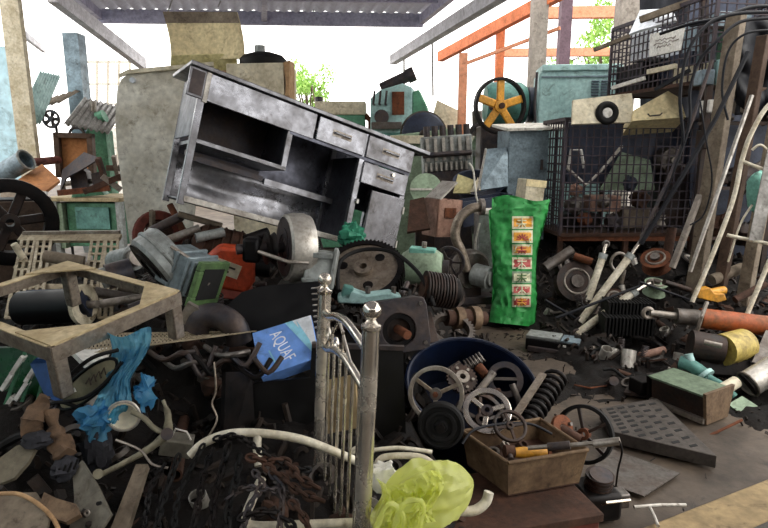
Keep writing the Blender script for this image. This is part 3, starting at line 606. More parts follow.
for i in range(4): t.add('plank', t.m().box(-51, 27, 2, 6, -20 + 21 * i, -3 + 21 * i), 'darkwood', bev=.006)
# ---------------------------------------------------------------- the steel desk (racked a little out of square)
t = Thing('steel_desk', 'tipped stainless steel desk with drawers and open shelf on the pile', 'desk', Vector((-1.188, 3.335, 1.307)), (-1.9, 17.6, 29.7))
L, H, D = 1.5, .8, .5
class RB(MB):
    def add(s, vs, fs): return super().add([(p[0] - .05 * p[2], p[1], p[2]) for p in (s.M @ Vector(q) for q in vs)], fs) if s.M == Matrix() else super().add(vs, fs)
t.add('desktop', RB().box(-.075, L + .12, -.03, D + .02, H - .025, H), 'stainless', bev=.004)
t.add('front_panel', RB().box(.05, .735, -.006, .012, H - .19, H - .03), 'stainless', bev=.003, label='scuffed plain steel front panel')
ep = t.add('end_panel', RB().box(-.07, .03, -.006, .014, H - .19, H - .026), 'stainless', bev=.004)
t.add('inset', RB().box(-.058, .015, -.01, -.005, H - .175, H - .04), 'enddark', ep)
t.add('end_frame', RB().box(.025, .05, -.012, .02, H - .2, H - .03), 'alum', ep)
def leg(x, y, z0=0, z1=H - .03): return t.add('leg', RB().box(x - .02, x + .02, y, y + .04, z0, z1), 'stainless', bev=.003)
for x in (.02, 1.11, L - .02):
    leg(x, 0); leg(x, D - .04)
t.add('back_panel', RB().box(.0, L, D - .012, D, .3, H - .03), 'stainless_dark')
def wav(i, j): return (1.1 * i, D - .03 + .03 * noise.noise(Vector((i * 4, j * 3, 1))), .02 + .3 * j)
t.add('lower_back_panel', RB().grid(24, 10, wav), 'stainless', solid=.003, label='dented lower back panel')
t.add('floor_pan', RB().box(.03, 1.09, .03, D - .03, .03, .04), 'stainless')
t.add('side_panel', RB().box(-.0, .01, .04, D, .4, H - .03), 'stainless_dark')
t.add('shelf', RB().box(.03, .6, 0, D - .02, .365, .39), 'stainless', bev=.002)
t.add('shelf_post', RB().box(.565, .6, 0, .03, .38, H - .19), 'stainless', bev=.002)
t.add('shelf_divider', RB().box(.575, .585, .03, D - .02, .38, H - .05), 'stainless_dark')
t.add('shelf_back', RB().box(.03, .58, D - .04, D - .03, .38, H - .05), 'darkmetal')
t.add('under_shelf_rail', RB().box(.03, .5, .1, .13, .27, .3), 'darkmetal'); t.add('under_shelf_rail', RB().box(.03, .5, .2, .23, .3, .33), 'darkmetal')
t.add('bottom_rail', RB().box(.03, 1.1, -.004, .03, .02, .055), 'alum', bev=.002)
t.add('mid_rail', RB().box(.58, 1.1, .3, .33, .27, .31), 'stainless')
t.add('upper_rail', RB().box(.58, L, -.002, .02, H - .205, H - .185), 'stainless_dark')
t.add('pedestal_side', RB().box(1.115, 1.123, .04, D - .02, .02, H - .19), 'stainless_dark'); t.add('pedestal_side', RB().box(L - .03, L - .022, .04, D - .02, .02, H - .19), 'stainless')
def drawer(x0, x1, z0, z1, n='drawer'):
    d_ = t.add(n, RB().box(x0, x1, -.014, .006, z0, z1), 'stainless', bev=.004)
    xm = (x0 + x1) / 2; zm = (z0 + z1) / 2 + .005
    t.add('handle', RB().tube([(xm - .06, -.014, zm), (xm - .055, -.035, zm), (xm + .055, -.035, zm), (xm + .06, -.014, zm)], .006, 8), 'stainless', d_)
    t.add('recess', RB().box(xm - .07, xm + .07, -.016, -.0135, zm - .02, zm + .02), 'lightmetal', d_)
    return d_
drawer(.75, 1.105, H - .185, H - .035); drawer(1.125, 1.5, H - .185, H - .035); d3 = drawer(1.125, 1.49, H - .355, H - .215)
t.add('lock', RB().cyl((1.36, -.014, H - .24), (1.36, -.03, H - .24), .012, n=10), 'chrome', d3)
dr = t.add('door', MB().at((L - .01, -.01, 0), (0, -3, 9)).box(-.3, 0, -.016, 0, .03, H - .375), 'stainless', bev=.004)
for z in (.08, .32): t.add('hinge', MB().at((L - .01, -.01, 0), (0, -3, 9)).cyl((.0, -.02, z), (0, -.02, z + .05), .008, n=8), 'alum', dr)
t.add('catch', RB().box(1.125, 1.14, -.02, -.005, .3, .33), 'paper')
solo('green_rag', 'crumpled green plastic rag in the open desk door gap', 'rag', MB().blob(W(352, 236, 3.72), .085, .06, .075, .6, 2.4, 4, 26), 'greencloth')
# ---------------------------------------------------------------- blowers
def scroll(t, c, ax, R, th, ma, ring, n=36):
    t.add('housing', t.m().lathe([(0, -th / 2), (R * .9, -th / 2), (R, -th * .36), (R, th * .36), (R * .9, th / 2), (0, th / 2)], c, ax, n), ma)
    a = Vector(ax).normalized(); c = Vector(c)
    t.add('inlet_ring', t.m().lathe([(R * .42, -1), (R * .62, -1), (R * .62, 3), (R * .42, 3)], c + a * (th / 2 - 1), a, 26, True), ring)
    t.add('face_plate', t.m().lathe([(R * .3, 0), (R * .93, 0), (R * .93, 1), (R * .3, 1)], c + a * (th / 2 - .2), a, 30, True), ring)  # dark disc: shade on the blower face put into its colour
t = Thing('blower', 'blue grey centrifugal blower with square green outlet flange', 'blower', (190, 300, 2.95), (0, 0, 0))
scroll(t, (-24, 0, 40), (-.62, -.5, -.5), 33, 27, 'greypaint', 'blackiron')
t.add('rim_band', t.m().torus((-24, 0, 40), 32.6, 2.4, (-.62, -.5, -.5), 40, 8), 'greypaint')
ax1 = Vector((.75, -.45, -.42)).normalized()
def sqduct(t, name, a, b, w, w2, ma):
    a = Vector(a); b = Vector(b); d_ = (b - a).normalized(); up = Vector((-.3, .25, 1)); x = d_.cross(up).normalized(); y = x.cross(d_); v = []
    for p, q in ((a, w), (b, w2)):
        for i, j in ((-1, -1), (1, -1), (1, 1), (-1, 1)): v.append(p + x * i * q + y * j * q)
    return t.add(name, t.m().add(v, [(3, 2, 1, 0), (4, 5, 6, 7), (0, 1, 5, 4), (1, 2, 6, 5), (2, 3, 7, 6), (3, 0, 4, 7)]), ma, bev=.006)
sqduct(t, 'outlet_duct', (-14, -2, 40), (20, -18, 26), 18, 18, 'ductgrey')
sqduct(t, 'duct_flange', (0, -8, 34), (3, -9.5, 32.6), 20.5, 20.5, 'ductgrey'); sqduct(t, 'duct_flange', (13, -14.6, 28.8), (16, -16, 27.6), 20.5, 20.5, 'ductgrey')
for i in range(3): t.add('clamp_rod', t.m().tube([(-6 + i * 5, -24 + 2 * i, 58 - 10 * i), (16 + i * 6, -30 + 2 * i, 46 - 12 * i)], 1.6, 8), 'lightmetal')
t.add('motor', t.m().cyl((-48, -18, 34), (-66, -30, 30), 12, n=18), 'darkmetal'); t.add('motor_cap', t.m().cyl((-66, -30, 30), (-70, -33, 29), 10, n=18), 'greypaint')
d_ = Vector((.88, -.37, -.3)).normalized(); c = Vector((26, -22, 22)); x = d_.cross(Vector((.25, .1, 1))).normalized(); y = x.cross(d_)
fb = []
for i, j, q, w in ((0, 1, 21, 9), (0, -1, 21, 9), (1, 0, 12, 9), (-1, 0, 12, 9)):
    p = c + (x * i + y * j) * 17.5; e = (x if j else y) * q * 1.06; fb.append(t.add('flange_bar', t.m().bar(p - e, p + e, 5, w, y if j else x), 'greenpaint', bev=.004))
t.add('outlet_liner', t.m().bar(c + d_ * 3, c - d_ * 12, 31, 31, y), 'slotblack')
t = Thing('orange_motor', 'bright orange motor housing with a pale label plate', 'motor', (226, 292, 3.25), (0, 10, 14))
t.add('housing', t.m().prism([(-26, 4), (20, 0), (27, 14), (24, 38), (12, 46), (-12, 44), (-24, 30)], 30), 'orange', bev=.02)
t.add('label_plate', t.m().at((0, -1.2, 0), (0, 14, 0)).box(-20, 5, -.6, .6, 16, 30), 'cream')
t.add('print_line', t.m().at((0, -2, 0), (0, 14, 0)).box(-16, 0, -.3, .1, 24, 26), 'inkdark'); t.add('print_line', t.m().at((0, -2, 0), (0, 14, 0)).box(-16, -5, -.3, .1, 19, 21), 'inkdark')
t.add('shaft_boss', t.m().cyl((24, 12, 26), (40, 12, 26), 9, n=18), 'blackplastic')
t.add('skirt', t.m().box(-20, 26, 2, 30, -8, 6), 'pinkred', bev=.01)
t = Thing('blower', 'grey blower with rounded pale housing right of the orange motor', 'blower', (302, 290, 3.15), (0, 4, 0))
scroll(t, (-10, 4, 42), (-.9, -.42, 0), 31, 20, 'greypaint', 'darkmetal')
t.add('rim_band', t.m().lathe([(30, -13), (33, -11), (34, -4), (34, 6), (32, 12), (29, 13)], (-8, 4, 42), (.9, .42, 0), 40), 'alum', label='pale worn band around the housing')
sqduct(t, 'outlet_box', (2, -6, 26), (30, -2, 24), 16, 16, 'greypaint')
sqduct(t, 'outlet_flange', (29, -2, 24), (33, -2, 23.6), 20, 20, 'greypaint'); t.add('rib', t.m().box(2, 30, -24, -20, 38, 43), 'greypaint', bev=.004); t.add('rib', t.m().box(2, 30, -25, -21, 14, 18), 'greypaint', bev=.004)
t.add('drive_shaft', t.m().cyl((-20, 0, 42), (-62, -18, 40), 5, n=14), 'darkmetal')
t.add('bearing', t.m().box(-56, -40, -22, -4, 28, 52), 'blackiron', bev=.02); t.add('pulley', t.m().lathe([(2, -4), (16, -4), (13, 0), (16, 4), (2, 4)], (-32, -6, 41), (.9, .42, 0), 24, True), 'blackiron')
t.add('strap', t.m().tube([(-40, -22, 40), (-10, -32, 34), (8, -24, 33)], 2, 8), 'lightmetal')
t.add('foot', t.m().box(-24, 28, -12, 18, -14, 6), 'darkmetal', bev=.008)
# machine parts between blower and desk
t = Thing('red_guard', 'dark red curved belt guard under the desk leg', 'guard', (158, 235, 3.75), (0, -20, -20))
t.add('shell', t.m().lathe([(14, -8), (22, -8), (24, -4), (24, 6), (22, 8), (14, 8)], (0, 0, 0), (.8, -.6, .1), 26, True), 'rustred')
t.add('pulley', t.m().lathe([(2, -4), (13, -4), (10, 0), (13, 4), (2, 4)], (2, -2, 0), (.8, -.6, .1), 22, True), 'rustdark')
t.add('stay', t.m().bar((-2, -8, -6), (16, -14, 22), 3.5, 5), 'wood')
t = Thing('dark_motor', 'dark rounded motor lying beneath the desk between the two blowers', 'motor', (222, 250, 3.65), (0, 8, 10))
t.add('body', t.m().lathe([(0, -28), (16, -28), (22, -20), (22, 18), (15, 28), (0, 28)], (0, 0, 0), (1, 0, -.1), 24), 'rustdark')
t.add('end_bell', t.m().lathe([(0, 0), (14, 0), (10, 8), (0, 9)], (28, 0, -3), (1, 0, -.1), 20), 'iron')
for i in range(5): t.add('fin', t.m().torus((-16 + 8 * i, 0, 1.6 - .8 * i), 22.5, 1.1, (1, 0, -.1), 24, 6), 'rustdark')
for i, (u0, v0, u1, v1, Y, r, c_) in enumerate(((163, 242, 200, 228, 3.5, .026, 'lightmetal'), (150, 232, 182, 216, 3.6, .03, 'darkmetal'), (178, 214, 222, 226, 3.62, .02, 'wood'), (196, 238, 224, 232, 3.45, .03, 'greypaint'), (245, 240, 268, 232, 3.4, .03, 'blackiron'), (184, 232, 170, 205, 3.7, .022, 'rust'))):
    solo('scrap_pipe', ['bright steel pipe stub lying behind the blue blower', 'dark thick pipe stub left of the desk leg', 'brown stick lying under the front edge of the desk', 'grey pipe stub above the orange motor', 'black shaft stub left of the grey blower', 'rusty short rod leaning on the red belt guard'][i], 'pipe', MB().cyl(W(u0, v0, Y), W(u1, v1, Y + .08), r, n=14, ri=r * .7), c_)
# ---------------------------------------------------------------- centre: pulley wheel, teal bracket, gearbox
t = Thing('belt_pulley', 'large flat belt pulley with worn tan face lying tilted', 'pulley', (364, 272, 3.35), (-56, -12, 8))
t.add('rim', t.m().gear(41, 2, 60, 13, 34, -6), 'blackiron')
t.add('web', t.m().ring(circ(35, 40), circ(9, 40), 3, -4), 'steelwarm')
t.add('hub', t.m().lathe([(4, -9), (10, -9), (10, 6), (4, 6)], (0, 0, 0), (0, 1, 0), 20, True), 'steelwarm')
for i in range(3):
    a = 2.1 * i + .5; t.add('web_hole', t.m().cyl((22 * math.cos(a), -4.6, 22 * math.sin(a)), (22 * math.cos(a), -3, 22 * math.sin(a)), 5, n=14), 'blackiron')
P = [W(338, 290, 3.2), W(340, 262, 3.3), W(362, 250, 3.4), W(392, 252, 3.35), W(416, 270, 3.2), W(428, 290, 3.05), W(434, 306, 3.0)]
solo('drive_belt', 'thin black drive belt looping over the tilted pulley', 'belt', MB().tube(P, .012, 8, sm=6), 'rubber')
t = Thing('teal_bracket', 'teal painted cast bracket lying below the tilted pulley', 'bracket', (370, 300, 3.05), (0, 2, 6))
t.add('beam', t.m().prism([(-32, -4), (30, -6), (32, 4), (20, 8), (-4, 5), (-18, 10), (-32, 3)], 16), 'tealpale', bev=.01)
t.add('lug', t.m().prism([(-30, 0), (-20, 0), (-16, 12), (-26, 14)], 12), 'teal', bev=.008)
for x in (-24, -2, 24): t.add('bolt', t.m().cyl((x, 4, 6), (x, 4, 13), 2.6, n=8), 'midmetal')
t = Thing('gearbox', 'square brown steel gearbox plate with a round bore and shaft', 'gearbox', (402, 352, 2.85), (-8, -6, 10))
N_ = 32; sq = []
for i in range(N_):
    a = 2 * math.pi * i / N_ ; cx, sx = math.cos(a), math.sin(a); q = 1 / max(abs(cx), abs(sx)); sq.append((31 * cx * min(q, 1.32), 26 + 27 * sx * min(q, 1.32)))
t.add('face_plate', t.m().ring(sq, [(17 * math.cos(2 * math.pi * i / N_), 22 + 17 * math.sin(2 * math.pi * i / N_)) for i in range(N_)], 10), 'darkmetal', bev=.004)
t.add('back_body', t.m().box(-28, 28, 10, 40, 0, 50), 'iron', bev=.01)
t.add('bore_ring', t.m().lathe([(12, 0), (17, 0), (17, 9), (12, 9)], (0, 2, 22), (0, 1, 0), 28, True), 'blackiron')
t.add('shaft', t.m().cyl((0, 10, 22), (6, -10, 18), 4.6, n=14), 'rust')
for x, z in ((-25, 46), (25, 46), (-25, 6), (25, 6)): t.add('bolt', t.m().cyl((x, 0, z), (x, -2, z), 2.2, n=6), 'midmetal')
t = Thing('finned_motor', 'rust brown finned motor seen end on, right of the gearbox', 'motor', (440, 292, 3.1), (0, 0, 30))
for i in range(10): t.add('fin', t.m().lathe([(10, -.8), (17.5, -.8), (17.5, .8), (10, .8)], (-12 + 2.8 * i, 8 - i, 4 - .6 * i), (1, -.35, -.15), 22, True), 'iron')
t.add('core', t.m().cyl((-15, 9, 5), (15, -2, -3), 12, n=22), 'rustdark'); t.add('end_cap', t.m().lathe([(0, 0), (15, 0), (15, 4), (8, 9), (0, 9)], (14, -2, -2), (1, -.35, -.15), 22), 'blackiron')
t = Thing('stub_shaft', 'stepped brown gear shaft lying right of the gearbox', 'shaft', (466, 318, 3.3), (0, 6, 20))
for i, r in enumerate((8, 11, 9, 12, 7)): t.add('step', t.m().cyl((-22 + 9 * i, 0, 0), (-14 + 9 * i, 0, 0), r, n=18), ('rustdark', 'rustlead')[i % 2])
t = Thing('ring_gear', 'dark toothed ring gear half buried before the gear shaft', 'gear', (452, 328, 3.15), (-62, 8, 0))
t.add('ring', t.m().gear(24, 2.5, 34, 9, 18), 'midmetal')
solo('steel_beam', 'bolted dark steel beam end right of the gearbox', 'beam', MB().bar(W(424, 314, 3.1), W(432, 345, 2.98), .07, .06), 'iron', bev=.006)
# ---------------------------------------------------------------- black sheets, carton, blue carton
panel('black_sheet', 'black cut sheet metal panel lying behind the blue printed carton', 'sheet', [(226, 306, 2.75), (242, 292, 2.8), (262, 286, 2.85), (320, 281, 2.85), (322, 345, 2.6), (246, 345, 2.6)], .02, 'blackplastic')
t = Thing('flat_cabinet', 'large black flat cabinet standing behind the chrome gate', 'cabinet', W(330, 470, 2.3))
t.add('front_board', MB().slab([W(222, 470, 2.28), W(407, 470, 2.34), W(403, 346, 2.42), (W(312, 342, 2.42)), W(310, 378, 2.4), W(258, 382, 2.4), W(216, 400, 2.36)], .03), 'blackplastic', world=True)
t.add('side_board', MB().slab([W(222, 480, 2.1), W(258, 480, 2.27), W(252, 372, 2.38), W(226, 372, 2.22)], .02), 'blackiron', world=True)
t.add('top_rail', MB().bar(W(312, 345, 2.41), W(404, 348, 2.42), .02, .02), 'darkmetal', world=True)
t = Thing('printed_carton', 'blue and white printed carton tipped on the pile', 'carton', W(284, 382, 2.45))
A, B, C, D_ = W(252, 333, 2.5), W(311, 315, 2.56), W(319, 357, 2.42), W(261, 378, 2.36)
t.add('face', MB().slab([A, B, C, D_], .1), 'boxblue', world=True, bev=.003)
nr = (B - A).cross(D_ - A).normalized(); nr = -nr if nr.y > 0 else nr
def q(i, j, o=.0015): return A + (B - A) * i + (D_ - A) * j + ((C - B) - (D_ - A)) * i * j + nr * o
t.add('white_print', MB().add([q(.68, .005), q(.995, .005), q(.995, .97), q(.92, .9), q(.82, .35)], [(0, 1, 2, 3, 4)]), 'boxwhite', world=True)
t.add('cyan_print', MB().add([q(.55, .005), q(.74, .005), q(.9, .55), q(.96, .97), q(.8, .6)], [(0, 1, 2, 3, 4)]), 'boxcyan', world=True)
t.add('red_mark', MB().add([q(.93, .72, .003), q(.97, .72, .003), q(.97, .84, .003), q(.93, .84, .003)], [(0, 1, 2, 3)]), 'inkred', world=True)
def text_mesh(s_, size):
    cu = bpy.data.curves.new('lettering', 'FONT'); cu.body = s_; cu.size = size; cu.extrude = .0006; cu.align_x = 'LEFT'
    ob = bpy.data.objects.new('lettering', cu); COL.objects.link(ob); bpy.context.view_layer.update()
    me = bpy.data.meshes.new_from_object(ob.evaluated_get(bpy.context.evaluated_depsgraph_get())); bpy.data.objects.remove(ob); bpy.data.curves.remove(cu); return me
def put_text(t, s_, size, p, xd, yd, ma, parent=None, name='lettering', sx=1.0):
    me = text_mesh(s_, size); me.transform(Matrix.Diagonal((sx, 1, 1, 1))); xd = xd.normalized(); z = xd.cross(yd).normalized(); y = z.cross(xd)
    M = Matrix((( xd.x, y.x, z.x, 0), (xd.y, y.y, z.y, 0), (xd.z, y.z, z.z, 0), (0, 0, 0, 1))); me.transform(M)
    o = t.add(name, me, ma, parent); o.location = p - t.org; return o
put_text(t, 'AQUAF', .078, q(.27, .16, .002), (q(.47, .98) - q(.27, .16)), (q(.7, .3) - q(.45, .3)), 'ink', sx=.6)
t.add('fine_print', MB().add([q(.2, .5, .003), q(.225, .5, .003), q(.32, .93, .003), q(.295, .93, .003)], [(0, 1, 2, 3)]), 'boxcyan', world=True)
# coil strip behind it
t = Thing('coil_spring', 'thin wire coil standing left of the chrome gate', 'spring', (320, 330, 2.5), (0, -3, 0)); t.add('coil', t.m().spring(5, 46, 8, .8), 'lightmetal')
# ---------------------------------------------------------------- green sack
def sk(i, j, s_=1):
    v = 322 - 124 * j; tw = .5 - abs(i - .5)
    u0 = 489 + 3 * math.sin(j * 5) + (3 if j > .9 else 0) + 3 * j; u1 = 541 + 6 * j - 9 * (1 - j) + 3 * math.sin(j * 7 + 1)
    dep = .12 * math.sin(math.pi * i) ** .6 * (1.15 - .75 * j) * s_
    cr = .03 * noise.noise(Vector((i * 4, j * 7, 2))) + .035 * abs(noise.noise(Vector((i * 6 + j * 5, j * 13, 5)))) + .02 * abs(noise.noise(Vector((i * 9, j * 24, 8))))
    return W(u0 + (u1 - u0) * i, v + (5 * i if j < .08 else 0) - 3 * math.sin(i * 6) * (j > .95), 5.2 + .1 * j - dep + cr * s_)
t = Thing('rice_sack', 'bright green printed woven sack standing upright', 'sack', W(515, 322, 5.22))
mb = MB().grid(30, 60, sk); mb.grid(30, 60, lambda i, j: sk(1 - i, j, -1)); t.add('bag', mb, 'sack', world=True)
def sp(u, v): # point on the sack front for a pixel
    j = (322 - v) / 124; u0 = 489 + 3 * math.sin(j * 5) + 3 * j; u1 = 541 + 6 * j - 9 * (1 - j) + 3 * math.sin(j * 7 + 1); i = (u - u0) / (u1 - u0)
    return sk(i, j) + Vector((0, -.006, 0))
def patch(name, u0, u1, v0, v1, ma, o=0.0, parent=None):
    return t.add(name, MB().grid(6, 6, lambda i, j: sp(u0 + (u1 - u0) * i, v1 + (v0 - v1) * j) + Vector((0, -o, 0))), ma, parent, world=True)
for i, (v0, v1) in enumerate(((217, 228), (231, 242), (245, 254), (258, 268), (272, 282), (285, 294), (297, 306))):
    b_ = patch('printed_square', 512, 533 - i * .4, v0 - .8, v1 + .8, 'sackwhite' if i != 4 else 'palegreen')
    m_ = ('sackor', 'sackor', 'sackor', 'sackred', 'sackwhite', 'sackred', 'sackred')[i]
    patch('emblem', 513.5, 531.5 - i * .4, v0 + 1.2, v1 - 1.2, m_, .004, b_)
    ink = ('sackwhite', 'sackwhite', 'sackred', 'sackwhite', 'greenpaint', 'sackwhite', 'sackor')[i]
    if i in (1,):
        for a in range(7):
            g = a * math.pi / 6; cu, cv = 522, v1 - 3
            t.add('petal', MB().tube([sp(cu + 1.5 * math.cos(g), cv - 1.2 * math.sin(g)) + Vector((0, -.008, 0)), sp(cu + 6 * math.cos(g), cv - 5.5 * math.sin(g)) + Vector((0, -.008, 0))], .006, 5), 'sackred', b_, world=True)
    else:
        for (a0, b0, a1, b1) in ((.2, .3, .8, .3), (.5, .1, .5, .9), (.25, .9, .5, .5), (.75, .9, .5, .5), (.2, .62, .8, .62))[:(5 if i % 2 == 0 else 4)]:
            t.add('stroke', MB().tube([sp(514 + 15 * a0, v0 + (v1 - v0) * b0) + Vector((0, -.008, 0)), sp(514 + 15 * a1, v0 + (v1 - v0) * b1) + Vector((0, -.008, 0))], .0065, 5), ink, b_, world=True)
# ---------------------------------------------------------------- right: wire cages and what lies in them
def mesh_panel(P0, P1, z0, z1, nu, nv, r, slant=0):
    """wire grid between two floor points P0,P1 from z0 to z1"""
    mb = MB(); P0 = Vector(P0); P1 = Vector(P1)
    for i in range(nu + 1):
        p = P0.lerp(P1, i / nu); mb.bar((p.x, p.y, z0), (p.x, p.y, z1), r * 2, r * 2, (0, 1, 0))
    for j in range(nv + 1):
        z = z0 + (z1 - z0) * j / nv; mb.bar((P0.x, P0.y - r, z), (P1.x, P1.y - r, z), r * 2)
    return mb
def cage(name, label, A, B, depth, z0, z1, nu, nv, ns, ma='cagewire', nb=True, r=.006):
    A = Vector(A); B = Vector(B); d = (B - A).normalized(); b = Vector((-d.y, d.x, 0)) * depth
    t = Thing(name, label, 'cage', Vector((A.x, A.y, z0)))
    t.add('front_mesh', mesh_panel(A, B, z0, z1, nu, nv, r), ma, world=True); t.add('side_mesh', mesh_panel(A, A + b, z0, z1, ns, nv, r), ma, world=True)
    t.add('side_mesh', mesh_panel(B, B + b, z0, z1, ns, nv, r), ma, world=True)
    if nb: t.add('back_mesh', mesh_panel(A + b, B + b, z0, z1, nu, nv, r), ma, world=True)
    for p in (A, B, A + b, B + b): t.add('post', MB().bar((p.x, p.y, z0), (p.x, p.y, z1), .03), ma, world=True)
    for z in (z0, z1):
        for p, q_ in ((A, B), (A, A + b), (B, B + b), (A + b, B + b)): t.add('rail', MB().bar((p.x, p.y, z), (q_.x, q_.y, z), .035), 'rustdark' if z == z0 else ma, world=True)
    t.add('floor_plate', MB().slab([(A.x, A.y, z0), (B.x, B.y, z0), (B + b)[:2] + (z0,), (A + b)[:2] + (z0,)], .02), 'rustdark', world=True)
    return t
LA = W(560, 235, 6.2); LB = W(698, 235, 6.2); z0 = LA.z; z1 = W(560, 119, 6.2).z
cage('wire_cage', 'large dark wire mesh cage full of scrap, standing on the heap', (LA.x, 6.2, 0), (LB.x, 6.25, 0), .75, z0, z1, 20, 13, 9)
t = Thing('cage_stand', 'dark steel frame carrying the lower wire cage', 'stand', Vector((LA.x, 6.2, 0)))
for x in (LA.x + .03, (LA.x + LB.x) / 2, LB.x - .03):
    for y in (6.28, 6.9): t.add('leg', MB().bar((x, y, -.02), (x, y, z0 - .07), .05), 'rustdark', world=True)
for y in (6.26, 6.9): t.add('beam', MB().bar((LA.x, y, z0 - .045), (LB.x, y, z0 - .045), .06, .05), 'rust', world=True)
# contents of the lower cage
zc = z0 + .05
def inbox(name, label, cat, u0, u1, v0, v1, Y, dep, ma, bev=.015):
    a = W(u0, v1, Y); b = W(u1, v0, Y); return solo(name, label, cat, MB().box(a.x, b.x, Y, Y + dep, max(a.z, zc), b.z), ma, bev=bev)
inbox('scrap_box', 'dark blue metal box filling the upper back of the wire cage', 'box', 566, 694, 122, 184, 6.66, .2, 'darkblue')
inbox('scrap_box', 'brown carton lying low in the wire cage', 'box', 590, 622, 196, 212, 6.4, .25, 'copper')
inbox('scrap_box', 'grey carton at the bottom right of the wire cage', 'box', 622, 652, 208, 230, 6.36, .25, 'wood')
inbox('scrap_box', 'dark case at the bottom left of the wire cage', 'box', 566, 600, 214, 231, 6.4, .3, 'blackiron')
inbox('scrap_box', 'dark machine block against the right end of the wire cage', 'box', 660, 694, 166, 231, 6.5, .35, 'iron')
panel('metal_sheet', 'grey green sheet standing in the wire cage', 'panel', [(600, 190, 6.5), (655, 190, 6.5), (650, 160, 6.55), (622, 152, 6.55)], .03, 'palegreen')
solo('bent_pipe', 'pale bent pipe lying diagonally inside the wire cage', 'pipe', MB().tube([W(567, 168, 6.42), W(586, 185, 6.4), W(600, 172, 6.42), W(622, 146, 6.5)], .018, 8), 'alum')
solo('white_bracket', 'white angled bracket high on the left inside the wire cage', 'bracket', MB().tube([W(568, 168, 6.45), W(571, 150, 6.45), W(581, 150, 6.45), W(584, 168, 6.42)], .016, 8), 'paper')
t = Thing('cage_motor', 'round grey motor behind the right part of the cage mesh', 'motor', (668, 160, 6.6)); t.add('body', t.m().lathe([(0, -8), (11, -8), (13, -4), (13, 6), (0, 8)], (0, 0, 0), (0, 1, 0), 22), 'midmetal'); t.add('shaft', t.m().cyl((0, -8, 0), (0, -14, 0), 3, n=10), 'lightmetal')
t.add('mount', t.m().box(-8, 8, -4, 10, -62, -8), 'iron')
for i, (u, v, r, c_) in enumerate(((575, 205, 9, 'midmetal'), (584, 220, 7, 'rust'), (612, 222, 8, 'darkmetal'), (640, 200, 9, 'rustdark'), (656, 220, 8, 'lightmetal'), (604, 202, 6, 'lightmetal'), (576, 190, 6, 'copper'), (630, 184, 7, 'darkblue'))):
    solo('scrap_casting', ['grey lump casting low left inside the wire cage', 'rusty lump casting at the lower left corner of the cage', 'dark lump between the cartons in the wire cage', 'brown casting above the grey carton in the wire cage', 'bright casting right of the grey carton in the cage', 'small bright lump above the dark case in the cage', 'copper lump below the white bracket in the cage', 'dark blue lump under the grey green sheet in the cage'][i], 'casting', MB().blob(W(u, v, 6.36), r * .0108, .07, r * .0108, .5, 2, i), c_)
# on top of the lower cage
t = Thing('speaker_board', 'pale board with a black ringed round hole, on the lower cage', 'board', W(602, 124, 6.1))
t.add('board', MB().slab([W(572, 124, 6.05), W(634, 122, 6.1), (W(632, 93, 6.2)), W(573, 100, 6.15)], .03), 'cream', world=True)
c = W(607, 113, 6.09); t.add('ring', MB().torus(c, .085, .035, (0, 1, -.1), 28, 10), 'rubber', world=True); t.add('cone', MB().lathe([(0, 0), (.05, 0), (.05, .02), (0, .03)], c, (0, -1, .1), 20), 'paper', world=True)
t = Thing('tin_hood', 'beige gabled sheet metal hood on top of the lower cage', 'hood', W(655, 124, 6.1))
t.add('front', MB().slab([W(632, 121, 6.05), W(686, 117, 6.0), W(680, 98, 6.1), W(668, 91, 6.12), W(634, 110, 6.1)], .35), 'beige', world=True)
t.add('handle', MB().tube([W(648, 114, 6.0), W(650, 116, 5.97), W(660, 115, 5.97), W(662, 113, 6.0)], .008, 6), 'darkmetal', world=True)
# the upper cage, right end nearer
UA = W(608, 100, 7.1); UB = W(712, 60, 5.5); uz = UA.z + .04
cage('wire_cage', 'upper dark wire cage stacked askew above the lower one', (UA.x, 7.1, 0), (UB.x, 5.5, 0), .8, uz, 2.98, 22, 9, 8)
t = Thing('rack_stand', 'dark posts holding up the upper wire cage', 'stand', Vector((UB.x, 5.5, 0)))
dv = Vector((UB.x - UA.x, 5.5 - 7.1, 0)).normalized(); bv = Vector((-dv.y, dv.x, 0)) * .8
for p in (Vector((UB.x, 5.5, 0)), Vector((UB.x, 5.5, 0)) + bv, Vector((UA.x, 7.1, 0)) + bv, Vector((UA.x, 7.1, 0))): t.add('post', MB().bar((p.x, p.y, -.02), (p.x, p.y, uz - .02), .05), 'iron', world=True)
def up(f, o): # point inside the upper cage: f along the front, o behind it
    p = Vector((UA.x, 7.1, 0)).lerp(Vector((UB.x, 5.5, 0)), f) + bv.normalized() * o; return p
YAW = math.degrees(math.atan2(dv.y, dv.x))
def ubox(name, label, cat, f, o, w, d_, za, zb, ma, tilt=0, bev=.01):
    p = up(f, o); return solo(name, label, cat, MB().box(-w / 2, w / 2, 0, d_, 0, zb - za), ma, pos=Vector((p.x, p.y, uz + .03 + za)), rot=(0, tilt, YAW), bev=bev)
ubox('scrap_box', 'black case at the lower left of the upper cage', 'box', .14, .1, .5, .5, 0, .3, 'blackiron')
ubox('scrap_box', 'dark blue case in the middle of the upper cage', 'box', .45, .3, .5, .4, 0, .34, 'darkblue')
ubox('scrap_box', 'pale carton on its side in the upper cage', 'box', .72, .12, .45, .3, 0, .16, 'cream')
ubox('scrap_box', 'dark teal carton at the near end of the upper cage', 'box', .9, .3, .3, .4, 0, .5, 'greenmachine')
ubox('scrap_box', 'white box standing high in the upper cage', 'box', .25, .1, .4, .35, .32, .62, 'boxwhite')
ubox('scrap_box', 'grey blue case behind the cream board in the upper cage', 'box', .62, .35, .5, .35, .17, .66, 'bluegrey')
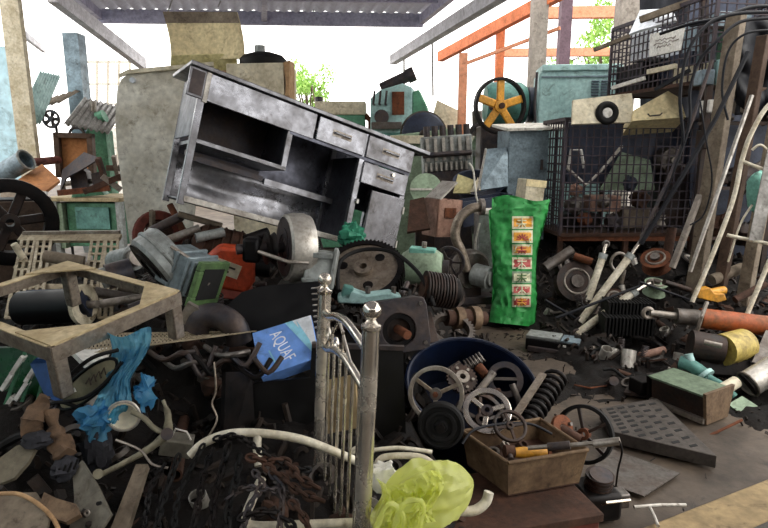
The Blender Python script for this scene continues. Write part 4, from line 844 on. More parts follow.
t = Thing('writing_board', 'cream cardboard with faint scribbles tied to the upper cage', 'board', W(666, 56, 6.1))
A, B, C, D_ = W(650, 34, 6.3), W(684, 28, 5.75), W(680, 50, 5.75), W(649, 57, 6.3)
t.add('sheet', MB().slab([A, B, C, D_], .012), 'paper', world=True)
for i, (a0, a1, b0) in enumerate(((.2, .8, .35), (.15, .9, .5), (.25, .7, .65))):
    P = [A.lerp(B, a0 + (a1 - a0) * g / 9).lerp(D_.lerp(C, a0 + (a1 - a0) * g / 9), b0 + .05 * math.sin(g * 2.6 + i)) + Vector((-.004, -.01, 0)) for g in range(10)]
    t.add('scribble', MB().tube(P, .005, 5), 'inkpale', world=True)
panel('white_sheet', 'white crumpled sheet over the top corner of the upper cage', 'sheet', [(629, 34, 6.5), (640, 30, 6.45), (676, 20, 6.1), (672, 8, 6.3), (640, 10, 6.7)], .03, 'boxwhite')
for i, (u0, v0, u1, v1, Y, r, c_) in enumerate(((594, 50, 630, 36, 7.0, .02, 'wood'), (612, 88, 645, 78, 6.6, .018, 'paper'), (648, 72, 676, 66, 6.0, .022, 'cream'), (640, 20, 690, 2, 6.2, .03, 'wood'), (690, 25, 735, 15, 5.6, .02, 'cable'), (655, 90, 690, 70, 5.9, .016, 'cable'))):
    solo('loose_batten', ['grey batten poking out of the left end of the upper cage', 'white batten low on the front of the upper cage', 'cream batten under the scribbled board', 'weathered plank lying over the upper cage', 'thin black pole lying from the upper cage to the posts', 'black rod leaning in front of the tin hood'][i], 'batten', MB().bar(W(u0, v0, Y), W(u1, v1, Y - .25), r * 2, r * 2), c_)
def tp(i, j): return W(640 + 66 * i, -12 + 262 * j, 7.95 - .3 * i + .06 * math.sin(i * 14 + j * 3))
solo('dark_backing', 'dark tarpaulin sheet added to fill the gap behind the wire cages', 'backing', MB().grid(24, 20, tp), 'darkfill', solid=.01)  # invented dark backdrop standing in for the clutter behind the cages
# ---------------------------------------------------------------- leaning posts, poles and cables at the right
for i, (u0, v0, u1, v1, Y, w, c_) in enumerate(((737, 14, 697, 262, 5.15, .125, 'wood'), (764, 36, 722, 262, 5.0, .09, 'darkwood'), (790, 50, 748, 262, 4.9, .1, 'wood'), (700, 195, 672, 268, 5.1, .05, 'concol'), (752, 95, 690, 272, 4.85, .03, 'alum'))):
    b = W(u1, v1, Y); b.z = max(heapz(b.x, b.y) - .03, -.01) if i < 3 else b.z
    solo('timber_post', ['thick weathered square post leaning beside the cages', 'dark narrower post leaning right of the thick weathered one', 'rough grey post at the right edge behind the white tube frame', 'short pale stake leaning at the foot of the thick post', 'thin pale lath leaning across the posts'][i], 'post', MB().bar(W(u0, v0, Y + .12), b, w, w * .8), c_, bev=.006)
for i, (P, r, c_) in enumerate(((((640, 242, 4.95), (668, 180, 5.0), (693, 118, 5.05), (712, 60, 5.1)), .016, 'darkmetal'), (((641, 244, 4.93), (680, 180, 4.97), (716, 118, 5.0), (748, 52, 5.05)), .02, 'cable'))):
    solo('iron_pole', ['thin iron pole rising from the white strut end toward the cages', 'dark round pole slanting across the thick weathered post'][i], 'pole', MB().tube([W(*p) for p in P], r, 8), c_)
for i, P in enumerate(([(770, 12, 5.0), (735, 14, 5.0), (708, 24, 5.0), (688, 52, 5.0), (680, 95, 5.0), (683, 140, 5.0), (676, 165, 5.05)],
                       [(772, 18, 4.95), (740, 22, 4.95), (718, 40, 4.95), (700, 60, 5.0), (690, 90, 5.0), (688, 130, 5.0), (662, 200, 5.0)],
                       [(770, 6, 5.1), (748, 8, 5.1), (720, 18, 5.1), (690, 24, 5.2), (660, 34, 5.4)],
                       [(700, 100, 5.0), (706, 140, 4.95), (712, 180, 4.95), (704, 214, 4.95), (690, 225, 4.95)],
                       [(770, 30, 5.05), (745, 34, 5.05), (728, 52, 5.1), (722, 90, 5.1), (728, 120, 5.05)])):
    solo('black_cable', ['heavy black cable looping down left of the thick post', 'second black cable dropping past the thick post', 'black cable draped over the top of the upper cage', 'thin black cable curling at mid height of the thick post', 'slack black cable hanging behind the dark post'][i], 'cable', MB().tube([W(*p) for p in P], (.014, .013, .014, .007, .01)[i], 8, sm=6), 'cable')
def net(i, j): return W(736 + 46 * i, 20 + 95 * j, 5.45 + .15 * noise.noise(Vector((i * 3, j * 4, 7))))
solo('dark_net', 'black crumpled netting bundled between the posts at the upper right', 'net', MB().grid(24, 40, net), 'cable', solid=.03)
for i, (u, v, w, h, c_) in enumerate(((738, 100, 26, 12, 'concol'), (752, 88, 14, 18, 'darkwood'), (716, 60, 10, 22, 'tealpale'), (700, 70, 12, 14, 'bluegrey'), (706, 100, 10, 12, 'paper'), (724, 82, 10, 16, 'iron'), (768, 24, 12, 10, 'wood'), (702, 130, 14, 18, 'iron'))):
    a = W(u, v, 5.5)
    solo('shelf_bracket', ['pale block wedged between the two nearest posts', 'dark wooden chock under the netting', 'pale teal strip behind the thick post', 'blue grey tin left of the thick post', 'small white tin left of the thick post', 'dark iron chock right of the thick post', 'brown block end at the upper right corner', 'dark iron block left of the thick post below the white tin'][i], 'block', MB().box(a.x, a.x + w * .0095, 5.45, 5.6, a.z - h * .0095, a.z), c_, bev=.01)
t = Thing('scrap_rack', 'dark steel rack standing behind the leaning posts', 'rack', W(740, 262, 5.75))
for u in (704, 790): t.add('upright', MB().bar(W(u, 300, 5.8), W(u, -10, 5.8), .06), 'iron', world=True)
for v in (26, 74, 122, 190, 240): t.add('shelf', MB().slab([W(698, v, 5.72), W(800, v, 5.72), W(800, v - 1, 6.3), W(698, v - 1, 6.3)], .03), 'iron', world=True)
t.add('back_sheet', MB().slab([W(690, 270, 6.4), W(810, 270, 6.4), W(810, -10, 6.4), W(690, -10, 6.4)], .02), 'darkblue', world=True)
for i, (u, v, r, c_) in enumerate(((716, 168, 12, 'iron'), (742, 170, 14, 'darkmetal'), (760, 168, 12, 'midmetal'), (722, 222, 14, 'rustdark'), (744, 226, 11, 'iron'), (764, 220, 14, 'darkblue'), (718, 108, 11, 'midmetal'), (764, 104, 12, 'iron'))):
    solo('scrap_casting', ['iron lump at the left of the middle rack shelf', 'dark lump in the middle of the rack', 'grey lump at the right of the middle rack shelf', 'brown lump at the left of the lowest rack shelf', 'iron lump in the middle of the lowest rack shelf', 'blue black lump at the right of the lowest rack shelf', 'grey lump high in the rack left of the pale block', 'iron lump high in the rack at the right edge'][i], 'casting', MB().blob(W(u, v + 8, 5.95), r * .011, .1, r * .011, .5, 2.2, i + 20), c_)
# white tubular bed frame
t = Thing('tubular_bedstead', 'white curved tubular bed frame leaning at the right edge', 'bed frame', W(692, 304, 4.35))
TB = lambda P, r=.017: MB().tube([W(*p) for p in P], r, 10, sm=6)
t.add('side_tube', TB([(692, 302, 4.35), (712, 256, 4.4), (733, 200, 4.45), (742, 160, 4.5), (752, 132, 4.5), (770, 104, 4.5), (800, 88, 4.5)]), 'whitetube', world=True)
t.add('side_tube', TB([(744, 322, 4.15), (758, 288, 4.2), (776, 244, 4.25), (800, 180, 4.3)]), 'whitetube', world=True)
t.add('rung', TB([(727, 235, 4.42), (750, 240, 4.36), (784, 247, 4.28)], .014), 'whitetube', world=True); t.add('rung', TB([(744, 162, 4.48), (760, 168, 4.42), (792, 178, 4.32)], .014), 'whitetube', world=True)
t.add('inner_curve', TB([(752, 150, 4.46), (760, 145, 4.44), (768, 152, 4.42), (774, 170, 4.4)], .01), 'whitetube', world=True); t.add('slat', MB().slab([W(749, 240, 4.33), W(762, 240, 4.33), W(782, 150, 4.4), (W(768, 148, 4.4))], .008), 'galv', world=True)
t.add('slat', MB().slab([W(770, 244, 4.3), W(782, 246, 4.3), W(800, 160, 4.38), W(788, 158, 4.38)], .008), 'galv', world=True)
t.add('brace', TB([(728, 262, 4.4), (740, 225, 4.42), (752, 205, 4.44)], .008), 'whitetube', world=True)
solo('plastic_jug', 'pale teal plastic jug caught behind the white tube frame', 'jug', MB().blob(W(760, 192, 4.62), .1, .08, .17, .25, 1.6, 3, 22), 'tealfoam')
# ---------------------------------------------------------------- right heap: struts, motors, cylinders
for i, (a, b, tip, Y) in enumerate((((588, 300), (603, 256), (606, 244), 5.0), ((580, 322), (630, 256), (644, 236), 4.85), ((577, 334), (634, 292), (650, 283), 4.7))):
    p, q_, tp = W(*a, Y), W(*b, Y + .1), W(*tip, Y + .13)
    t = Thing('gas_strut', ['upright white strut cylinder, leftmost of the three', 'long white strut cylinder whose rod meets the iron poles', 'lowest white strut cylinder above the black finned blocks'][i], 'strut', p)
    t.add('cylinder', MB().cyl(p, q_, .032, n=18), 'whitetube', world=True); t.add('collar', MB().cyl(q_ - (q_ - p).normalized() * .03, q_ + (q_ - p).normalized() * .02, .038, n=18), 'greypaint', world=True)
    t.add('rod', MB().cyl(q_, tp, .016, n=12), 'chrome', world=True); t.add('eye', MB().torus(tp, .025, .012, (0, 1, 0), 16, 8), 'midmetal', world=True)
    t.add('foot_eye', MB().torus(p, .035, .014, (0, 1, 0), 16, 8), 'darkmetal', world=True)
t = Thing('finned_block', 'upper black plastic block with a row of ribs on the right heap', 'block', (632, 316, 4.62), (0, 1, -4)); t.add('core', t.m().box(-22, 24, 3, 26, 0, 12), 'blackplastic')
for i in range(14): t.add('rib', t.m().box(-23 + 3.4 * i, -21.4 + 3.4 * i, 0, 26, 0, 13), 'rubber')
t = Thing('finned_block', 'lower black plastic block with a row of ribs on the right heap', 'block', (630, 336, 4.5), (0, 1, -4)); t.add('core', t.m().box(-24, 24, 3, 26, 0, 17), 'blackplastic')
for i in range(14): t.add('rib', t.m().box(-25 + 3.5 * i, -23.4 + 3.5 * i, 0, 26, 0, 18), 'rubber')
t = Thing('old_printer', 'dark flat office machine with pale worn top on the floor', 'printer', (550, 353, 4.45), (0, 0, -26))
t.add('body', t.m().box(-25, 27, 0, 22, 0, 12), 'blackplastic', bev=.008); t.add('top_plate', t.m().box(-25, 8, 1, 23, 12, 15), 'greypaint', bev=.004); t.add('panel', t.m().box(9, 27, 1, 23, 11.5, 14), 'bluegrey', bev=.004)
t.add('tray', t.m().box(-22, 24, -4, 0, 0, 5), 'darkmetal', bev=.004)
t.add('button', t.m().box(12, 15, -.8, .5, 8, 10), 'paper')
t = Thing('hydraulic_ram', 'orange hydraulic cylinder with grey rod end on the right heap', 'cylinder', W(700, 330, 4.15))
a, b = W(700, 318, 4.15), W(800, 330, 4.05); t.add('barrel', MB().cyl(a, b, .075, n=24), 'hydorange', world=True)
t.add('gland', MB().cyl(W(676, 316, 4.17), a, .06, n=20), 'midmetal', world=True); t.add('rod', MB().cyl(W(650, 313, 4.2), W(676, 316, 4.17), .026, n=14), 'lightmetal', world=True)
t.add('eye', MB().torus(W(648, 313, 4.2), .035, .016, (0, 1, 0), 18, 8), 'lightmetal', world=True); t.add('clamp', MB().tube([W(696, 334, 4.08), W(702, 316, 4.05), W(707, 302, 4.1)], .014, 8), 'lightmetal', world=True)
t = Thing('yellow_motor', 'dark motor with a worn yellow end drum on the right heap', 'motor', W(735, 372, 3.85))
t.add('drum', MB().cyl(W(722, 350, 3.85), W(744, 344, 3.95), .11, n=26), 'yellowpaint', world=True); t.add('body', MB().cyl(W(690, 344, 3.9), W(722, 350, 3.85), .1, n=24), 'iron', world=True)
t.add('shaft', MB().cyl(W(704, 342, 3.75), W(722, 346, 3.7), .018, n=10), 'lightmetal', world=True); t.add('base', MB().slab([W(698, 374, 3.8), W(752, 378, 3.8), W(752, 360, 3.85), W(700, 358, 3.85)], .2), 'blackiron', world=True, bev=.01)
t = Thing('transformer_case', 'green steel trough case with a rusty brown end plate', 'case', Vector(WZ(690, 418, .0)), (0, 0, 0))
pa, pb = WZ(652, 402, 0), WZ(706, 424, 0); dd = (pb - pa); dd.normalize(); bb = Vector((-dd.y, dd.x, 0)); Lx = (pb - pa).length
def tc(x, y, z): return pa + dd * x + bb * y + Vector((0, 0, z))
def tq(pts): return MB().slab([tc(*p) for p in pts], .012)
t.add('front_side', tq([(0, 0, .0), (Lx, 0, 0), (Lx, -.03, .17), (0, -.03, .17)]), 'iron', world=True)
t.add('back_side', tq([(0, .2, .0), (Lx, .2, 0), (Lx, .23, .17), (0, .23, .17)]), 'palegreen', world=True)
t.add('top_cover', MB().flat([tc(-.02, -.035, .182), tc(Lx * .97, -.035, .182), tc(Lx * .97, .235, .182), tc(-.02, .235, .182)], .012), 'greendull', world=True)
t.add('end_plate', MB().slab([tc(Lx + .01, -.01, .0), tc(Lx + .01, .21, 0), tc(Lx + .01, .25, .2), tc(Lx + .01, -.05, .2)], .02), 'rustlead', world=True)
t.add('end_plate', MB().slab([tc(-.01, -.01, .0), tc(-.01, .21, 0), tc(-.01, .24, .18), tc(-.01, -.04, .18)], .02), 'blackiron', world=True); t.add('skid', MB().bar(tc(0, -.02, .02), tc(Lx, -.02, .02), .03), 'lightmetal', world=True)
t = Thing('pipe_valve', 'teal pipe valve lying behind the green trough case', 'valve', W(695, 380, 3.75))
t.add('body', MB().tube([W(680, 362, 3.8), W(692, 366, 3.75), W(706, 376, 3.7)], .045, 14, sm=3), 'teal', world=True); t.add('bonnet', MB().cyl(W(692, 366, 3.75), W(688, 354, 3.78), .03, n=14), 'tealpale', world=True)
t.add('elbow', MB().tube([W(708, 378, 3.66), W(722, 386, 3.6), W(734, 397, 3.55)], .028, 12, sm=3), 'teal', world=True); t.add('flange', MB().cyl(W(704, 374, 3.71), W(707, 377, 3.69), .06, n=18), 'tealpale', world=True)
t.add('lever', MB().tube([W(668, 368, 3.7), W(690, 380, 3.62), W(712, 392, 3.55)], .01, 8), 'lightmetal', world=True)
t = Thing('metal_canister', 'dented aluminium canister lying at the right edge', 'canister', W(758, 398, 3.6)); t.add('shell', MB().cyl(W(748, 384, 3.6), W(775, 368, 3.65), .085, n=24), 'alum', world=True); t.add('rim', MB().torus(W(748, 384, 3.6), .085, .008, (W(775, 368, 3.65) - W(748, 384, 3.6)), 26, 6), 'lightmetal', world=True)
t.add('end_disc', MB().cyl(W(747, 384.6, 3.6), W(748, 384, 3.6), .078, n=24), 'blackiron', world=True)
solo('plaster_roll', 'short whitish roll lying beside the teal valve elbow', 'roll', MB().cyl(W(722, 390, 3.55), W(736, 382, 3.6), .04, n=18, ri=.015), 'cream')
panel('pale_tile', 'pale greenish tile lying below the canister', 'tile', [(728, 404, 3.45), (744, 416, 3.35), (758, 406, 3.42), (742, 396, 3.5)], .03, 'palegreen')
panel('case_cover', 'grey cover at the right edge beyond the yellow drum', 'lid', [(752, 362, 3.8), (775, 366, 3.75), (790, 336, 3.95), (766, 330, 4.0)], .03, 'midmetal')
# perforated plate
t = Thing('perforated_plate', 'thick black cast plate with rows of slots lying on the floor', 'plate', WZ(655, 440, 0))
Z = .075; A, B, C, D_ = WZ(600, 408, Z), WZ(657, 398, Z), WZ(717, 456, Z), WZ(614, 432, Z)
t.add('plate', MB().flat([A, B, C, D_], .07), 'castplate', world=True, bev=.004)
for r_ in range(5):
    for c_ in range(7):
        i = .1 + .8 * c_ / 6; j = .14 + .7 * r_ / 4
        p = A.lerp(B, j).lerp(D_.lerp(C, j), i)
        if (B - A).length * (1 - i) < .0: continue
        d_ = (B - A).normalized(); e_ = (C - B).normalized()
        t.add('slot', MB().flat([p - d_ * .024 - e_ * .011, p + d_ * .024 - e_ * .011, p + d_ * .024 + e_ * .011, p - d_ * .024 + e_ * .011], .003), 'slotblack', world=True).location.z += .002
solo('floor_sheet', 'thin grey metal sheet lying flat before the slotted plate', 'sheet', MB().flat([WZ(u, v, .012) for u, v in ((606, 447), (680, 473), (644, 496), (588, 476))], .006), 'midmetal')
solo('board_scrap', 'tan flattened cardboard lying on the floor by the ribbed blocks', 'cardboard', MB().flat([WZ(u, v, .02) for u, v in ((574, 352), (600, 343), (640, 362), (634, 384), (606, 372))], .01), 'card')
solo('iron_plate', 'small square iron plate beside the green trough case', 'plate', MB().flat([WZ(u, v, .03) for u, v in ((624, 392), (654, 396), (662, 380), (634, 374))], .02), 'iron')
solo('black_bin', 'small black box end at the left of the green trough case', 'box', MB().box(-.09, .09, -.06, .06, 0, .1), 'blackiron', pos=WZ(645, 392, .02), rot=(0, 0, 18), bev=.008)
for i, (P, c_) in enumerate((([(634, 507), (660, 505), (686, 505)], 'alum'), ([(650, 508), (654, 516), (658, 526)], 'alum'), ([(574, 385), (590, 388), (606, 386), (610, 382)], 'rust'), ([(672, 404), (680, 410), (690, 412)], 'paper'))):
    solo('loose_rod', ['shiny thin rod lying on the kerb strip', 'short shiny rod crossing the kerb strip', 'thin rusty wire lying on the bare floor', 'white paper strip lying by the slotted plate'][i], 'rod', MB().tube([WZ(u, v, .05 if i < 2 else .02) for u, v in P], .008 if i < 2 else .006, 8), c_)
# named small machines on the right heap
for i, (u, v, Y, r, c_, lab) in enumerate(((575, 282, 5.35, 20, 'iron', 'dark clutch drum stack right of the green sack'), (560, 268, 5.5, 14, 'darkmetal', 'dark pulley standing behind the clutch drum'), (614, 300, 5.3, 10, 'rustdark', 'small brown pulley beneath the upright strut'), (656, 262, 5.6, 14, 'rust', 'rusty pulley below the wire cage right end'), (690, 266, 5.3, 15, 'blackiron', 'black flanged wheel at the foot of the thick post'), (655, 288, 5.1, 11, 'palegreen', 'pale green pulley above the ribbed blocks'))):
    t = Thing('machine_pulley', lab, 'pulley', (u, v, Y), (-20 - 11 * i, 15 * math.sin(i * 2), 40 * math.sin(i * 1.7)))
    t.add('disc', t.m().lathe([(r * .3, -6), (r, -6), (r * .8, -2), (r * .8, 2), (r, 6), (r * .3, 6)], (0, 0, 0), (0, 1, 0), 26, True), c_); t.add('hub', t.m().cyl((0, -9, 0), (0, 9, 0), r * .32, n=14), 'midmetal')
    t.add('inner_ring', t.m().torus((0, -6, 0), r * .62, 1.2), 'lightmetal')
for i, (u0, v0, u1, v1, Y, r, c_) in enumerate(((545, 268, 572, 250, 5.4, .05, 'midmetal'), (592, 262, 574, 256, 5.3, .035, 'rust'), (666, 262, 672, 228, 5.6, .045, 'rustdark'), (712, 280, 742, 268, 5.0, .05, 'wood'), (664, 282, 690, 290, 4.9, .025, 'iron'), (705, 294, 724, 290, 4.75, .035, 'yellowor'), (735, 300, 765, 284, 4.7, .03, 'rustdark'), (592, 348, 628, 352, 4.3, .018, 'lightmetal'), (656, 372, 690, 362, 4.0, .02, 'iron'), (610, 370, 650, 376, 4.0, .03, 'rustdark'), (640, 356, 664, 350, 4.2, .03, 'copper'), (700, 440, 742, 420, 3.1, .008, 'rust'), (545, 300, 575, 318, 4.9, .012, 'cable'), (556, 318, 640, 286, 4.7, .012, 'cable'), (640, 282, 690, 300, 4.65, .01, 'cable'))):
    solo('scrap_pipe', ['grey pipe stub right of the green sack', 'rusty pipe stub beneath the cage left end', 'dark upright pipe below the right end of the wire cage', 'tan pipe lying at the foot of the dark post', 'flat iron rod above the ribbed blocks', 'yellow pipe stub under the white tube frame foot', 'brown pipe at the right edge above the orange ram', 'shiny shaft lying in front of the ribbed blocks', 'iron rod pointing at the teal valve', 'brown pipe lying before the ribbed blocks', 'copper pipe stub right of the ribbed blocks', 'thin rusty rod lying on the floor right of the slotted plate', 'black hose end at the foot of the green sack', 'long black hose crossing the white struts', 'black hose lying toward the orange ram'][i], 'pipe', MB().cyl(W(u0, v0, Y), W(u1, v1, Y + .06), r, n=14), c_)
t = Thing('yellow_tool', 'yellow hand tool lying under the white tube frame', 'tool', (712, 296, 4.6), (0, 8, 0)); t.add('body', t.m().prism([(-14, -4), (8, -6), (16, -2), (12, 4), (2, 3), (-4, 8), (-14, 5)], 9), 'yellowor', bev=.008); t.add('trigger', t.m().tube([(2, 2, -4), (4, 2, -9), (-4, 2, -10)], 1.3, 6), 'darkmetal')
t = Thing('ring_hook', 'pale ring hook standing up beside the upright strut', 'hook', (619, 262, 5.2)); t.add('ring', t.m().tube([(8 * math.cos(a / 6), 0, 9 * math.sin(a / 6)) for a in range(-6, 26)], 1.6, 8), 'lightmetal'); t.add('stem', t.m().cyl((6, 0, -8), (4, 0, -22), 2), 'lightmetal')
# ---------------------------------------------------------------- foreground: chrome gate
t = Thing('chrome_gate', 'polished steel gate panel with two ball topped posts', 'gate', Vector((-.22, 2.07, 0)))
def cpost(top_u, top_v, bot_u, Y, r, br):
    tp = W(top_u, top_v, Y); bt = W(bot_u, 528, Y); d_ = (bt - tp).normalized(); base = tp + d_ * (tp.z / -d_.z)
    o = t.add('post', MB().cyl(base, tp, r, n=28), 'chrome', world=True)
    up_ = -d_; t.add('collar', MB().lathe([(r, 0), (r * 1.12, .004), (r * 1.12, .014), (r * .8, .018), (r * .45, .03), (r * .6, .036), (0, .036)], tp, up_, 26), 'chrome', o, world=True)
    t.add('ball', MB().ball(tp + up_ * (.03 + br * .95), br, 26, 1, up_), 'chrome', o, world=True); t.add('foot', MB().lathe([(r, .0), (r * 2, .0), (r * 2, .012), (r, .016)], base, up_, 24, True), 'steelwarm', o, world=True)
    return base, tp
b1, t1 = cpost(324.5, 294, 317.5, 2.07, .0245, .0255); b2, t2 = cpost(371, 330, 362, 1.52, .0245, .0265)
def gp(f, z): # point on the gate plane
    return (b1 + (t1 - b1) * (z / t1.z)).lerp(b2 + (t2 - b2) * (z / t2.z), f)
zt = t1.z
t.add('top_rail', MB().tube([gp(0, 1.02), gp(.15, 1.025), gp(.35, 1.055), gp(.6, 1.07), gp(1, 1.05)], .0135, 12, sm=6), 'chrome', world=True)
t.add('middle_rail', MB().tube([gp(0, .89), gp(.15, .9), gp(.35, .935), gp(.6, .95), gp(1, .93)], .0135, 12, sm=6), 'chrome', world=True)
t.add('bottom_rail', MB().cyl(gp(0, .2), gp(1, .2), .012, n=12), 'chrome', world=True)
for i in range(6):
    f_ = .16 + .14 * i; t.add('bar', MB().cyl(gp(f_, .2), gp(f_, .93), .006, n=10), 'chrome', world=True)
for (f0, z0_, f1, z1_) in ((.08, .9, .4, 1.05), (.4, 1.05, .7, .95), (.25, .93, .25, 1.0), (.5, .95, .5, 1.03)):
    t.add('ornament', MB().cyl(gp(f0, z0_), gp(f1, z1_), .005, n=8), 'chrome', world=True)
for f_ in (.1, .3): t.add('scroll', MB().torus(gp(f_ + .05, .96), .02, .005, (1, .3, 0), 20, 6), 'chrome', world=True)
panel('gate_card', 'stained brown cardboard card behind the gate bars', 'cardboard', [(316, 436, 2.18), (358, 428, 2.04), (355, 374, 2.08), (318, 382, 2.2)], .008, 'cardpale')
# ---------------------------------------------------------------- blue tub with wheels
tc_ = W(467, 386, 2.75); t = Thing('cut_drum', 'dark blue cut plastic drum tipped forward, full of wheels and parts', 'drum', tc_ + Vector((0, .1, -.26)), (25, 4, 0))
t.add('shell', MB().lathe([(0, -.02), (.285, -.02), (.3, .0), (.318, .29), (.333, .3), (.333, .315), (.311, .315), (.293, .02), (0, .012)], (0, 0, 0), (0, 0, 1), 44), 'navy')
t.add('rim', MB().torus((0, 0, .312), .325, .012, (0, 0, 1), 48, 8), 'navy')
t = Thing('handwheel', 'large worn steel handwheel standing at the left of the drum', 'wheel', (436, 394, 2.36), (-14, 0, -14))
wheel(t, 28, 4, 6, 3, 5, 'lightmetal', 'steelwarm', 'midmetal', 4, .5); t.add('nut', t.m().cyl((0, -5, 0), (0, 3, 0), 3, n=6), 'rust')
t = Thing('weight_disc', 'black ridged round weight leaning under the large handwheel', 'weight', (441, 425, 2.22), (-10, 0, -8))
t.add('disc', t.m().lathe([(0, -8), (6, -8), (7, -5), (11, -5), (12, -7), (15, -7), (16, -5), (19, -5), (20, -7), (22.5, -6), (23.5, 0), (22.5, 7), (0, 7)], (0, 0, 0), (0, 1, 0), 36), 'rubber'); t.add('boss', t.m().cyl((0, -12, 0), (0, -8, 0), 4, n=16), 'blackiron')
t = Thing('handwheel', 'bright chrome handwheel lying tilted in the middle of the drum', 'wheel', (487, 411, 2.42), (-48, -6, 0))
wheel(t, 24, 5.5, 6, 3, 5, 'chrome', 'chrome', 'darkmetal', 5, .2)
t = Thing('handwheel', 'small steel ring wheel with crossed spokes before the chrome handwheel', 'wheel', (510, 426, 2.3), (-52, 8, 0))
wheel(t, 17, 2.6, 4, 4, 4, 'iron', 'iron', None, 3, .3)
t = Thing('handwheel', 'dark five spoke wheel under the chrome handwheel', 'wheel', (480, 420, 2.5), (-40, 0, 20)); wheel(t, 28, 4, 6, 5, 6, 'iron', 'iron')
t = Thing('clutch_plate', 'ribbed steel clutch plate at the back of the drum', 'plate', (462, 378, 2.72), (-50, 10, 0))
t.add('disc', t.m().gear(16, 1.5, 24, 4, 6), 'iron'); t.add('boss', t.m().lathe([(3, -4), (7, -4), (7, 3), (3, 3)], (0, 0, 0), (0, 1, 0), 18, True), 'lightmetal')
for i in range(6):
    a = i * 1.047; t.add('rivet', t.m().cyl((11 * math.cos(a), -2, 11 * math.sin(a)), (11 * math.cos(a), 0, 11 * math.sin(a)), 1.6, n=8), 'lightmetal')
t = Thing('pulley_ring', 'dark grooved pulley ring at the back right of the drum', 'pulley', (505, 380, 2.75), (-30, 0, -15)); t.add('ring', t.m().lathe([(12, -4), (18, -4), (15.5, 0), (18, 4), (12, 4)], (0, 0, 0), (0, 1, 0), 28, True), 'darkmetal'); t.add('spoke', t.m().bar((-13, 0, 0), (13, 0, 2), 4, 3), 'midmetal')
for i, (u0, v0, u1, v1, Y, r, c_) in enumerate(((478, 392, 494, 372, 2.66, .018, 'lightmetal'), (470, 398, 500, 392, 2.6, .02, 'rustdark'), (448, 372, 460, 364, 2.85, .02, 'midmetal'), (520, 404, 512, 384, 2.66, .016, 'midmetal'), (486, 376, 478, 366, 2.8, .025, 'rust'))):
    solo('scrap_shaft', ['bright shaft sticking out of the drum middle', 'brown shaft lying across the drum', 'grey shaft at the far left in the drum', 'grey rod at the right inside the drum', 'rusty stub at the back of the drum'][i], 'shaft', MB().cyl(W(u0, v0, Y), W(u1, v1, Y + .04), r, n=14), c_)
t = Thing('valve_spring', 'small coil spring at the back left of the drum', 'spring', (465, 366, 2.86), (0, 60, 0)); t.add('coil', t.m().spring(5, 20, 6, 1.1), 'midmetal')
# spring and slat right of the drum
p, q_ = W(526, 422, 2.5), W(557, 376, 2.8); t = Thing('suspension_spring', 'heavy black suspension spring leaning at the right of the drum', 'spring', p)
t.o.rotation_mode = 'QUATERNION'; t.o.rotation_quaternion = (q_ - p).to_track_quat('Z', 'Y'); L_ = (q_ - p).length
t.add('coil', MB().spring(.052, L_, 9, .011, n=10), 'blackiron'); t.add('damper', MB().cyl((0, 0, -.03), (0, 0, L_ * .7), .024, n=14), 'rubber')
solo('metal_strip', 'pale flat metal strip leaning along the suspension spring', 'slat', MB().bar(W(514, 418, 2.45), W(543, 374, 2.72), .035, .012), 'steelwarm')
# black wheel right of the tray
t = Thing('barrow_roller', 'black narrow tyred wheel standing right of the rusty tray', 'wheel', (584, 434, 2.62), (-18, -16, -34)); wheel(t, 29, 3.6, 6, 5, 7, 'rubber', 'iron', 'rust', 3, .4)
t = Thing('rusty_flange', 'rusty flange with pipe stub leaning inside the black wheel', 'flange', (562, 428, 2.5), (-30, 20, 20)); t.add('flange', t.m().lathe([(4, -2), (13, -2), (13, 2), (4, 2)], (0, 0, 0), (0, 1, 0), 20, True), 'rust'); t.add('pipe', t.m().cyl((0, 2, 0), (14, -10, -10), 5, n=14), 'rustdark')
t.add('bolt', t.m().cyl((8, -5, 5), (8, -2, 5), 2, n=6), 'midmetal')
# rusty tray
Z = .40; Lq, Bq, Rq, Fq = WZ(462, 431, Z), WZ(540, 419, Z), WZ(588, 450, Z), WZ(508, 463, Z)
t = Thing('steel_tray', 'brown rusty sheet steel tray holding tools', 'tray', (Lq + Rq) / 2 - Vector((0, 0, .155)))
ct = (Lq + Bq + Rq + Fq) / 4; rim_ = [Lq, Fq, Rq, Bq]; bot = [ct + (p - ct) * .9 - Vector((0, 0, .15)) for p in rim_]
for i in range(4):
    a, b, c, d_ = rim_[i], rim_[(i + 1) % 4], bot[(i + 1) % 4], bot[i]; nn = (b - a).cross(d_ - a).normalized() * .005
    s_ = t.add('side', MB().add([a, b, c, d_, a + nn, b + nn, c + nn, d_ + nn], [(0, 1, 2, 3), (7, 6, 5, 4), (0, 4, 5, 1), (1, 5, 6, 2), (2, 6, 7, 3), (3, 7, 4, 0)]), 'steelrust', world=True)
    t.add('rolled_edge', MB().cyl(a, b, .008, n=10), 'steelrust', s_, world=True)
t.add('bottom', MB().flat(bot, .006), 'rustdark', world=True)
t.add('oil', MB().slab([ct + (p - ct) * .93 - Vector((0, 0, .09)) for p in rim_], .004), 'rustdark', world=True, label='dark oily sludge in the tray')
t = Thing('angle_grinder', 'yellow orange hand tool with dark head lying in the tray', 'tool', ct + Vector((-.02, -.05, -.03)), (0, 6, 6))
t.add('body', MB().lathe([(0, -.06), (.02, -.06), (.024, -.02), (.02, .02), (.026, .05), (.02, .075), (0, .08)], (.03, 0, 0), (1, 0, .05), 16), 'yellowor'); t.add('head', MB().lathe([(0, -.02), (.026, -.02), (.026, .02), (0, .026)], (-.055, 0, .002), (1, 0, 0), 14), 'rustdark')
t.add('spindle', MB().cyl((-.055, 0, 0), (-.06, -.045, -.01), .012, n=10), 'darkmetal')
